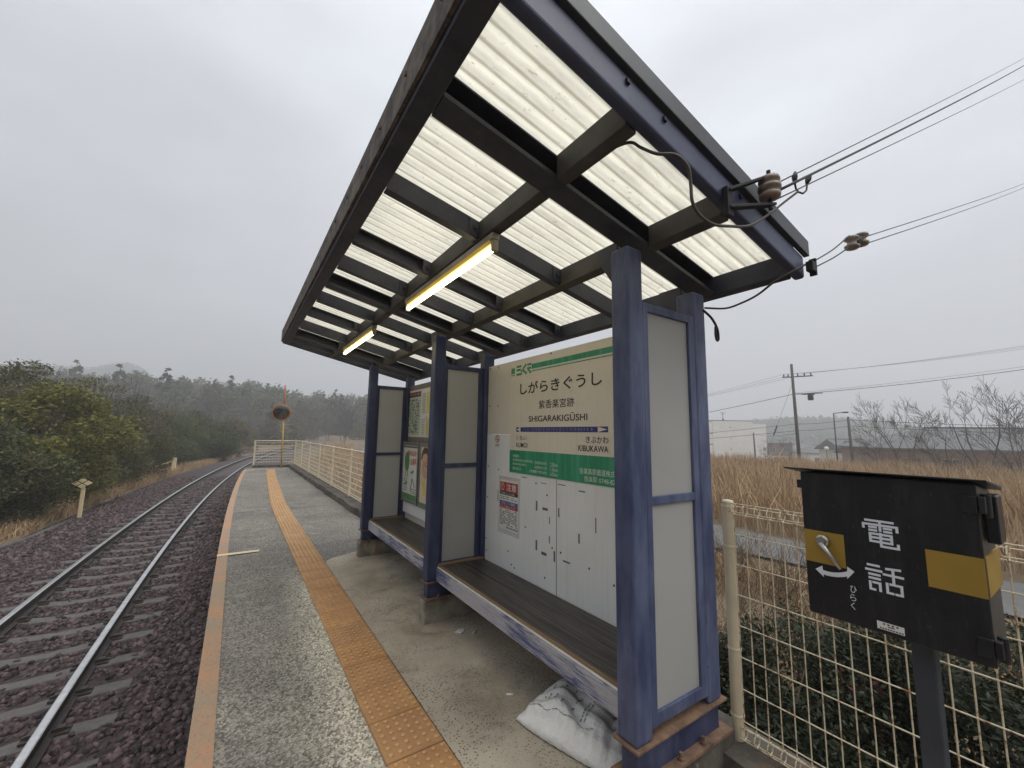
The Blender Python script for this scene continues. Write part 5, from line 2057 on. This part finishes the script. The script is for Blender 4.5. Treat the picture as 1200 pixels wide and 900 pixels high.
# far woods as one mass on the hills
rg = np.random.default_rng(12)
n = 9000
px_ = rg.uniform(-320, 420, n)
rr = rg.uniform(205, 720, n)
DD = np.array([dir_at(p)[:2] for p in px_]) * rr[:, None]
zz = hgt(DD[:, 0], DD[:, 1])
keep = zz > -1.5
DD, zz = DD[keep], zz[keep]
px2 = rg.uniform(860, 1330, 2500)
r2 = rg.uniform(330, 560, 2500)
D2 = np.array([dir_at(p)[:2] for p in px2]) * r2[:, None]
z2 = hgt(D2[:, 0], D2[:, 1])
k2 = z2 > -6.2
DD, zz = np.concatenate([DD, D2[k2]]), np.concatenate([zz, z2[k2]])
C_ = [np.array((a[0], a[1], b + 3.2)) for a, b in zip(DD, zz)]
v_, f_, t_ = leaves(C_, list(rg.uniform(2.6, 5.0, len(C_))), [16] * len(C_), 2.2, rg, 1.0, .4, 1.3)
o = np_mesh('far_wood', v_, f_, 'leaf_dark', attrs={'tone': t_})
tag(o, 'grey mass of woodland on the distant foggy hills', 'wood', kind='stuff')


# dry grass
def grass(name, pts, hmin, hmax, w, seed, lean=.25, m='dry_grass', plume=False):
    rg = np.random.default_rng(seed)
    n = len(pts)
    h = rg.uniform(hmin, hmax, n)[:, None] * (1 + .22 * np.sin(pts[:, :1] * .9 + 1.7 * np.sin(pts[:, 1:2] * .6)) * np.sin(pts[:, 1:2] * 1.1 + pts[:, :1] * .3))
    a = rg.uniform(0, 6.28, n)
    d = np.stack([np.cos(a), np.sin(a), np.zeros(n)], 1)
    ww = w * rg.uniform(.6, 1.4, (n, 1))
    ln_ = rg.normal(0, lean, (n, 2))
    l3 = np.concatenate([ln_, np.zeros((n, 1))], 1) * h
    up = np.array([0, 0, 1.0])
    mid = pts + up * h * .55 + l3 * .35
    tip = pts + up * h * (1 - .12 * (np.abs(ln_).sum(1)[:, None])) + l3
    k_ = 1.5 if plume else .9
    V_ = np.stack([pts - d * ww * .5, pts + d * ww * .5, mid + d * ww * .5 * k_, mid - d * ww * .5 * k_, tip + d * ww * .12, tip - d * ww * .12], 1).reshape(-1, 3)
    b = np.arange(n)[:, None] * 6
    F_ = np.concatenate([b + np.array([[0, 1, 2, 3]]), b + np.array([[3, 2, 4, 5]])], 1).reshape(-1, 4)
    t_ = np.repeat(np.clip(rg.normal(.45, .25, n), 0, 1), 2)
    return np_mesh(name, V_, F_, m, attrs={'tone': t_})


def pts_polar(n, a0, a1, r0, r1, seed, cond=None):
    rg = np.random.default_rng(seed)
    a = np.radians(rg.uniform(a0, a1, n))
    r = np.sqrt(rg.uniform(r0 ** 2, r1 ** 2, n))
    x, y = np.sin(a) * r, np.cos(a) * r
    if cond is not None:
        k = cond(x, y)
        x, y = x[k], y[k]
    return np.stack([x, y, hgt(x, y) - .03], 1)


tuft = lambda x, y: (np.sin(x * 1.7 + 2 * np.sin(y * .9)) + np.sin(y * 2.1 + x * .6)) > -1.1
G1 = pts_polar(100000, 22, 104, 12.6, 46, 3, lambda x, y: (np.abs(x - pathx(y)) > 1.9) & (x > pathx(y)) & tuft(x * .35, y * .35) & ((x < 44) | (np.abs(y) > 3)))
tag(grass('dry_grass_field', G1, .7, 1.5, .02, 5, .22, plume=True), 'tall dry brown grass filling the field beyond the path', 'dry grass', kind='stuff')
G2 = pts_polar(20000, 3, 40, 12, 70, 4, lambda x, y: (x - tcx(np.minimum(y, 90)) > 5.2) & (np.abs(x - pathx(y)) > 1.7) & (x < pathx(y)) & (y > 5.5) & tuft(x * .5, y * .5))
tag(grass('dry_grass_bank', G2, .6, 1.3, .02, 6, .25, plume=True), 'dry tan grass growing behind the far platform fence', 'dry grass', kind='stuff')
rg = np.random.default_rng(15)
n = 15000
yy = 9 + 46 * rg.random(n) ** 1.5
ss = -2.95 - np.abs(rg.normal(0, .75, n)) - .25 * np.sin(yy * 1.3) ** 2
x = tcx(yy) + ss
G3 = np.stack([x, yy, hgt(x, yy) - .02], 1)
tag(grass('verge_grass', G3, .16, .5, .016, 7, .45), 'straw coloured dead grass on the verge left of the ballast', 'dry grass', kind='stuff')
n = 16000
x, yy = rg.uniform(4.6, 8.8, n), rg.uniform(-6, 9, n)
k = tuft(x, yy)
x, yy = x[k], yy[k]
G4 = np.stack([x, yy, hgt(x, yy) - .02], 1)
tag(grass('rough_grass', G4, .1, .38, .014, 8, .45), 'short rough dead grass between the hedge and the path', 'dry grass', kind='stuff')

# leafy hedge shrubs behind the mesh fence
def hedge_shrub(seed, h, w, nl):
    rg = np.random.default_rng(seed)
    ends, radii = [], []
    for k in range(16):
        a = k * 2.4
        q = w * .5 * math.sqrt(rg.random()) * .9
        ends.append((q * math.cos(a), q * math.sin(a), h * rg.uniform(.3, .9)))
        radii.append(rg.uniform(.2, .34))
    root = thing('hedge_shrub', (0, 0, 0), 'x', 'shrub')
    st = MB()
    for e_ in ends:
        e_ = Vector(e_)
        st.tube([(e_.x * .25, e_.y * .25, -.1), (e_.x * .6, e_.y * .6, e_.z * .5), e_, e_ + Vector((rg.uniform(-.15, .15), rg.uniform(-.15, .15), rg.uniform(.15, .4)))], [.014, .011, .007, .003], 5, False)
    st.build('stems', 'twig_tan', root)
    v_, f_, t_ = leaves([np.array(e_) for e_ in ends], radii, [nl // 16] * 16, .0165, rg, .9, .2, 2.4, .15)
    v_[:, 2] = np.maximum(v_[:, 2], .04)
    red = rg.random(len(t_)) < np.repeat(rg.random(16) < .22, nl // 16) * .06
    t_ = np.where(red, 1.0, np.minimum(t_, .94))
    np_mesh('foliage', v_, f_, 'leaf_shrub', root, {'tone': t_})
    return root


random.seed(5)
hp = [hedge_shrub(71, 1.55, 1.15, 15000), hedge_shrub(72, 1.45, 1.25, 15000), hedge_shrub(73, 1.65, 1.1, 15000)]
k = 0
for row, xx in enumerate((2.8, 3.45, 4.1)):
    for q in range(5):
        yy = 1.75 - q * .92 - row * .3 + random.uniform(-.12, .12)
        put(hp[k % 3], (xx + random.uniform(-.12, .12), yy, float(hgt(xx, yy)) - .02), random.uniform(0, 6.28), random.uniform(.88, 1.05) * (1 if row < 2 else .85),
            'dark leafy shrub with a few red leaves in the hedge behind the mesh fence', 'shrub', 'hedge shrubs behind the mesh fence')
        k += 1
tw = [bare_tree('dead_weed', 1.1, 81, .6, 5, 3, .010, 'twig_tan', .0028), bare_tree('dead_weed', 1.0, 82, .7, 6, 3, .009, 'twig_tan', .0028)]
for k in range(26):
    xx, yy = random.uniform(4.6, 7.6), random.uniform(-2.6, 4.4)
    put(tw[k % 2], (xx, yy, float(hgt(xx, yy)) - .02), random.uniform(0, 6.28), random.uniform(.75, 1.25), 'brown leafless weed between the hedge and the field path', 'weed', 'dead weeds behind the hedge')

# bare trees in front of the brown house
T1 = bare_tree('bare_tree', 7.3, 91, .42, 3, 5, .11, 'bark', .010)
T2 = bare_tree('bare_tree', 6.0, 92, .42, 2, 5, .10, 'bark', .010)
T3 = bare_tree('bare_tree', 7.8, 93, .36, 3, 5, .11, 'bark', .010)
random.seed(17)
GB = 'bare trees in front of the long brown house'
for p_, px, dep, s, lab in ((T1, 1062, 33, 1.0, 'bare dark tree in front of the left end of the brown house'), (T2, 1104, 33, .95, 'smaller bare tree, second from the left before the brown house'),
                            (T3, 1150, 29, 1.0, 'tallest bare tree before the brown house, near the right edge'), (T1, 1200, 27, .92, 'bare tree cut by the right picture edge before the brown house'),
                            (T2, 1028, 38, .8, 'low bare tree at the far left of the row before the brown house'), (T3, 1240, 30, .95, 'bare tree just outside the right picture edge')):
    q = at(px, 540, dep)
    put(p_, (q.x, q.y, float(hgt(q.x, q.y)) - .1), random.uniform(0, 6.28), s, lab, 'tree', GB)
q = at(897, 540, 70)
put(T2, (q.x, q.y, float(hgt(q.x, q.y)) - .1), 1.0, .75, 'small bare tree in front of the dark red building', 'tree')
q = at(922, 540, 80)
put(T1, (q.x, q.y, float(hgt(q.x, q.y)) - .1), 2.0, .85, 'distant bare tree left of the tall utility pole', 'tree')
# thicket at the foot of the bare trees
n = 14
for k in range(n):
    q = at(random.uniform(1010, 1240), 545, random.uniform(24, 36))
    put(tw[k % 2], (q.x, q.y, float(hgt(q.x, q.y)) - .05), random.uniform(0, 6.28), random.uniform(1.5, 2.6), 'tangled leafless brush at the foot of the bare trees on the right', 'brush', 'brush below the bare trees')


# ------------------------------------------------------------------ buildings
def windows(root, wall, xs, zs, w, h, y, parent=None, m='window_dark'):
    for x in xs:
        for z in zs:
            f_ = MB()
            f_.box(x - .05, x + w + .05, y - .05, y + .02, z - .05, z)
            f_.box(x - .05, x + w + .05, y - .05, y + .02, z + h, z + h + .05)
            f_.box(x - .05, x, y - .05, y + .02, z + .001, z + h - .001)
            f_.box(x + w, x + w + .05, y - .05, y + .02, z + .001, z + h - .001)
            f_.box(x + w / 2 - .025, x + w / 2 + .025, y - .045, y + .02, z + .001, z + h - .001)
            o = f_.build('window', 'window_pale', root)
            MB().box(x + .001, x + w - .001, y - .02, y + .01, z + .001, z + h - .001).build('pane', m, o)


def house(name, loc, rot, w, d, hw, hr, wall_m, roof_m, label, hip=True, win=None, over=.6):
    root = thing(name, loc, label, 'house', None, rot)
    inv = root.matrix_basis

    def loc_build(mb, n_, m, parent=None):
        o = mb.build(n_, m)
        o.parent = parent or root
        return o
    wl_ = MB().box(0, w, 0, d, 0, hw)
    if not hip:
        wl_.add([(0, 0, hw), (0, d, hw), (0, d / 2, hw + hr * .92), (w, 0, hw), (w, d, hw), (w, d / 2, hw + hr * .92)], [(0, 2, 1), (3, 4, 5)])
    loc_build(wl_, 'wall', wall_m)
    r_ = MB()
    a = d / 2 if hip else -over * .0
    x0, x1 = (a, w - a) if hip else (-over, w + over)
    P = [(-over, -over, hw - .1), (w + over, -over, hw - .1), (w + over, d + over, hw - .1), (-over, d + over, hw - .1), (x0, d / 2, hw + hr), (x1, d / 2, hw + hr)]
    P2 = [(x, y, z + .16) for x, y, z in P]
    r_.add(P + P2, [(0, 4, 5, 1), (2, 5, 4, 3), (0, 3, 4), (1, 5, 2), (6, 7, 11, 10), (8, 9, 10, 11), (6, 10, 9), (7, 8, 11), (0, 1, 7, 6), (1, 2, 8, 7), (2, 3, 9, 8), (3, 0, 6, 9)])
    rf = loc_build(r_, 'roof', roof_m)
    loc_build(MB().box(x0, x1, d / 2 - .14, d / 2 + .14, hw + hr + .1, hw + hr + .3), 'ridge_cap', roof_m, rf)
    for (xs, zs, ww, hh) in (win or []):
        n0 = set(bpy.data.objects)
        windows(None, None, xs, zs, ww, hh, 0)
        for o in set(bpy.data.objects) - n0:
            if o.parent is None:
                o.parent = root
    return root


lw = Vector((58.7, 15.3, 0))
house('long_house', (58.7, 15.3, -4.9), math.radians(-60), 27, 13, 4.05, 2.2, 'wall_brown', 'roof_tile', 'long low brown house with a wide grey hipped roof, behind bare trees on the right', True,
      [([2.2, 5.4, 9.0, 12.4, 16, 19.5, 23], [1.9], 1.5, 1.1), ([3.5, 14], [.3], 1.8, 1.4)])
q = at(1010, 548, 66)
house('small_house', (q.x, q.y, -5.6), math.radians(-50), 7.5, 7, 3.3, 1.8, 'wall_white', 'roof_tile', 'small pale gabled house left of the long brown house', False, [([1, 4.4], [1.7], 1.6, 1.2), ([.8, 3.0, 5.2], [.3], 1.2, 1.1)])
q = at(990, 548, 84)
house('small_house', (q.x, q.y, -6.0), math.radians(-40), 8, 8, 3.9, 2.0, 'board_cream', 'roof_tile', 'cream house with a dark roof behind the small pale house', False, [([1.2, 4.6], [2.0], 1.6, 1.2)])
q = at(950, 548, 105)
house('small_house', (q.x, q.y, -7.2), math.radians(-35), 12, 8, 3.6, 1.8, 'wall_white', 'roof_tile', 'distant low white house right of the tall utility pole', True, [([1.2, 4.6, 8], [1.2], 1.6, 1.2)])
q = at(899.5, 548, 112)
rb = house('brick_building', (q.x, q.y, -7.5), math.radians(-36), 7, 6, 6.3, .15, 'wall_brick', 'roof_tile', 'dark red brick building beside the white apartment block', True, [([1.0, 4.0], [1.2, 3.8], 1.4, 1.2)], .25)
# white apartment block
ab = thing('apartment_block', (106.1, 61.0, -8.2), 'plain white apartment block with balconies at its left side and an aerial on the roof', 'apartment block', None, math.radians(-35.6))


def abp(mb, n_, m, parent=None):
    o = mb.build(n_, m)
    o.parent = parent or ab
    return o


HB = 12.7
abp(MB().box(0, 10.6, 0, 32, 0, HB), 'wall', 'wall_white')
abp(MB().box(10.602, 14.2, .3, 32, 0, HB - .7), 'stair_wing', 'wall_white')
abp(MB().box(-.05, 10.65, -.05, 32.05, HB + .001, HB + .18), 'roof', 'roof_tile')
vt = MB()
for k in range(4):
    vt.box(4.5, 4.75, -.04, .02, 2.2 + k * 2.9, 2.45 + k * 2.9)
abp(vt, 'vent', 'window_dark')
for k in range(4):
    z0 = .7 + k * 2.95
    bl = abp(MB().box(-1.4, -.002, .2, 31.8, z0 - .15, z0), 'balcony', 'wall_white')
    rl = MB().box(-1.4, -1.32, .25, 31.75, z0 + .002, z0 + 1.05)
    abp(rl, 'balcony_rail', 'window_pale', bl)
    for j in range(5):
        o = abp(MB().box(-.06, .02, .8 + j * 6.2, 5.6 + j * 6.2, z0 + .05, z0 + 2.1), 'window', 'window_dark')
        abp(MB().box(-1.39, -.01, .1 + j * 6.2, .2 + j * 6.2, z0 + .003, z0 + 2.6), 'balcony_screen', 'wall_white', bl)
an = MB()
an.tube([(3.2, .8, HB), (3.2, .8, HB + 2.3)], .07, 6)
an.tube([(2.4, .8, HB + 2.2), (4.0, .8, HB + 2.2)], .05, 5)
an.tube([(2.8, .5, HB + 1.8), (3.6, 1.1, HB + 1.8)], .05, 5)
an.lathe((3.2, .8, HB + .02), (0, 0, 1), [(0, .28), (.5, .2), (.6, .1)], 8)
abp(an, 'aerial', 'iron_black')
# low garden wall and greenhouse-like sheds in front
q = at(906, 548, 96)
sd_ = thing('shed', (q.x, q.y, -6.6), 'low pale shed in front of the dark red building', 'shed', None, math.radians(-36))
for mb_, n_, m_ in ((MB().box(0, 6, 0, 3, 0, 1.9), 'wall', 'wall_white'), (MB().hexa([(-.2, -.3, 1.9), (6.2, -.3, 1.9), (6.2, 3.2, 2.3), (-.2, 3.2, 2.3), (-.2, -.3, 2.0), (6.2, -.3, 2.0), (6.2, 3.2, 2.4), (-.2, 3.2, 2.4)]), 'roof', 'roof_tile'), (MB().box(1, 2, -.03, .02, 0, 1.7), 'door', 'window_pale')):
    o = mb_.build(n_, m_)
    o.parent = sd_

# ------------------------------------------------------------------ poles, lamps and overhead lines
def pole(loc, top, r0, label, m='wood_pole', lean=0.0):
    loc = Vector(loc)
    root = thing('utility_pole', loc, label, 'utility pole')
    MB().tube([loc + Vector((0, 0, -.4)), Vector((loc.x + lean, loc.y, top))], [r0, r0 * .68], 12).build('pole', m, root, smooth=True)
    return root


U3 = Vector((.33, -.94, 0)).normalized()      # crossarm / line direction
pb = Vector((52.0, 20.1, float(hgt(52, 20.1))))
mp_ = pole(pb, 8.4, .19, 'tall wooden utility pole with a crossarm and transformer in the middle of the fields', lean=-.4)
tp_ = Vector((51.65, 20.1, 0))
xd = Vector((.94, .33, 0))
vx = Vector((.36, -.93, 0))
mb = MB()
A_ = tp_ + Vector((0, 0, 6.95))
mb.tube([A_ - vx * 1.0, A_ + vx * 1.9], .06, 6)
for s_ in (-.8, -.4, .5, 1.1, 1.7):
    mb.tube([A_ + vx * s_, A_ + vx * s_ + Vector((0, 0, .34))], .06, 6)
mb.build('crossarm', 'iron_black', mp_)
mb = MB()
A2 = tp_ + Vector((.05, 0, 5.0))
mb.tube([A2, A2 + vx * 2.6], .05, 6)
mb.tube([A2 + vx * .7 + Vector((0, 0, -.05)), A2 + vx * 1.9 + Vector((0, 0, -.12))], .06, 6)
mb.lathe(A2 + vx * 1.5 + Vector((0, 0, -.75)), (0, 0, 1), [(0, .2), (.05, .27), (.55, .27), (.62, .2), (.66, .1)], 12)
mb.build('transformer', 'iron_black', mp_)
pole((12.08, .04, float(hgt(12.08, .04))), 7.5, .15, 'wooden pole beside the field path carrying the service wires, just beyond the right edge')
lp = at(982, 545, 50)
lr = thing('street_lamp', (lp.x, lp.y, float(hgt(lp.x, lp.y))), 'slim dark street lamp with a short arm right of the tall utility pole', 'street lamp')
lt = at(977, 484, 50)
MB().tube([(lp.x, lp.y, -4), (lp.x - .1, lp.y, lt.z)], [.09, .06], 8).build('pole', 'iron_black', lr, smooth=True)
mb = MB()
mb.tube([(lp.x - .1, lp.y, lt.z), Vector((lp.x - .1, lp.y, lt.z + .12)) + vx * 1.1], .05, 6)
mb.build('arm', 'iron_black', lr)
hd = MB()
c_ = Vector((lp.x - .1, lp.y, lt.z + .1)) + vx * 1.1
hd.box(c_.x - .15, c_.x + .15, c_.y - .35, c_.y + .2, c_.z - .08, c_.z + .08)
hd.build('lamp_head', 'iron_black', lr, bevel=.03)
gp_ = at(970, 546, 62)
gl = thing('globe_lamp', (gp_.x, gp_.y, float(hgt(gp_.x, gp_.y))), 'small lamp post with a pale globe, left of the slim dark street lamp', 'lamp post')
gz = at(970, 528, 62).z
MB().tube([(gp_.x, gp_.y, -4.6), (gp_.x, gp_.y, gz)], .06, 8).build('pole', 'wood_pole', gl)
MB().lathe((gp_.x, gp_.y, gz), (0, 0, 1), [(0, .1), (.1, .26), (.3, .33), (.5, .26), (.6, .1)], 12).build('globe', 'paper_white', gl, smooth=True)
p2 = at(1000, 548, 45)
t2 = at(994, 488, 45)
pole_b = pole((p2.x, p2.y, float(hgt(p2.x, p2.y))), t2.z, .17, 'shorter thick pole without a crossarm, right of the slim street lamp', lean=-.3)
p3 = at(886, 546, 72)
t3 = at(884, 507, 72)
pole_c = pole((p3.x, p3.y, float(hgt(p3.x, p3.y))), t3.z, .16, 'short leaning pole in front of the white apartment block', lean=-.25)
# far continuation of the line, out of view on both sides
RP = at(1420, 372, 38)
LP = at(640, 505, 88)
GL = 'overhead power lines from the tall utility pole'


def oline(a, b, s_, r, label):
    return cable('power_line', sag(a, b, s_, 12), r, 'cable_black', label, 'power line', GL, 5, 2)


for s_, z_, w in ((-.8, .34, 'lowest'), (.5, .34, 'middle'), (1.7, .34, 'top')):
    a = A_ + vx * s_ + Vector((0, 0, z_))
    b = RP + Vector((-s_ * .5, 0, {-.8: -.25, .5: .05, 1.7: .3}[s_]))
    oline(a, b, .5, .012, w + ' of three high wires running right from the crossarm')
    c_ = LP + Vector((0, s_ * .3, {-.8: .9, .5: 1.15, 1.7: 1.5}[s_] + .4))
    oline(a, c_, .8, .012, w + ' of three high wires running left from the crossarm')
oline(A2 + vx * .6, RP + Vector((0, 0, -2.1)), .5, .03, 'thick lower wire running right from the transformer arm')
oline(A2 + Vector((0, 0, .1)), RP + Vector((0, 0, -1.9)), .4, .012, 'thin wire just above the thick lower wire on the right')
oline(A2, LP + Vector((0, 0, -.9)), .8, .03, 'thick lower wire running left from the tall utility pole')
q1 = Vector((pb.x - .15, pb.y, 1.65))
for dz, w in ((0, 'upper'), (-.75, 'lower')):
    oline(q1 + Vector((0, 0, dz)), Vector((p2.x - .25, p2.y, t2.z - .35 + dz * .9)), .12, .022, w + ' low cable between the tall pole and the shorter pole')
    oline(q1 + Vector((0, 0, dz)), LP + Vector((0, 0, -2.4 + dz)), .5, .022, w + ' low cable running left from the tall utility pole')
    oline(Vector((p2.x - .25, p2.y, t2.z - .35 + dz * .9)), at(1420, 508, 36) + Vector((0, 0, .6 + dz)), .3, .022, w + ' low cable running right from the shorter pole')
oline(q1 + Vector((0, 0, -1.0)), Vector((p3.x - .2, p3.y, t3.z - .3)), .3, .022, 'cable between the tall utility pole and the short leaning pole')
# stay wire with a black guard sleeve
ga, gb = tp_ + Vector((-.1, 0, 6.2)), Vector((pb.x - 2.2, pb.y + 2.8, float(hgt(pb.x - 2.2, pb.y + 2.8))))
gw = thing('stay_wire', gb, 'thin stay wire with a thick black sleeve, left of the tall utility pole', 'stay wire')
MB().tube([ga, gb], .012, 5).build('wire', 'cable_black', gw)
MB().tube([ga.lerp(gb, .52), ga.lerp(gb, .64)], .07, 8).build('guard_sleeve', 'iron_black', gw)
# two leaning yellow canes in the grass
q = at(903, 552, 38)
for k, (dx, lab) in enumerate(((0, 'longer yellow cane leaning in the dry grass'), (-.9, 'shorter yellow cane leaning in the dry grass'))):
    zg = float(hgt(q.x, q.y))
    p_ = Vector((q.x + dx * .4, q.y - dx, zg))
    tag(MB().tube([p_, p_ + Vector((.5, -1.0, 2.0 - .5 * k))], .035, 6).build('yellow_cane', 'marker_yellow'), lab, 'cane')
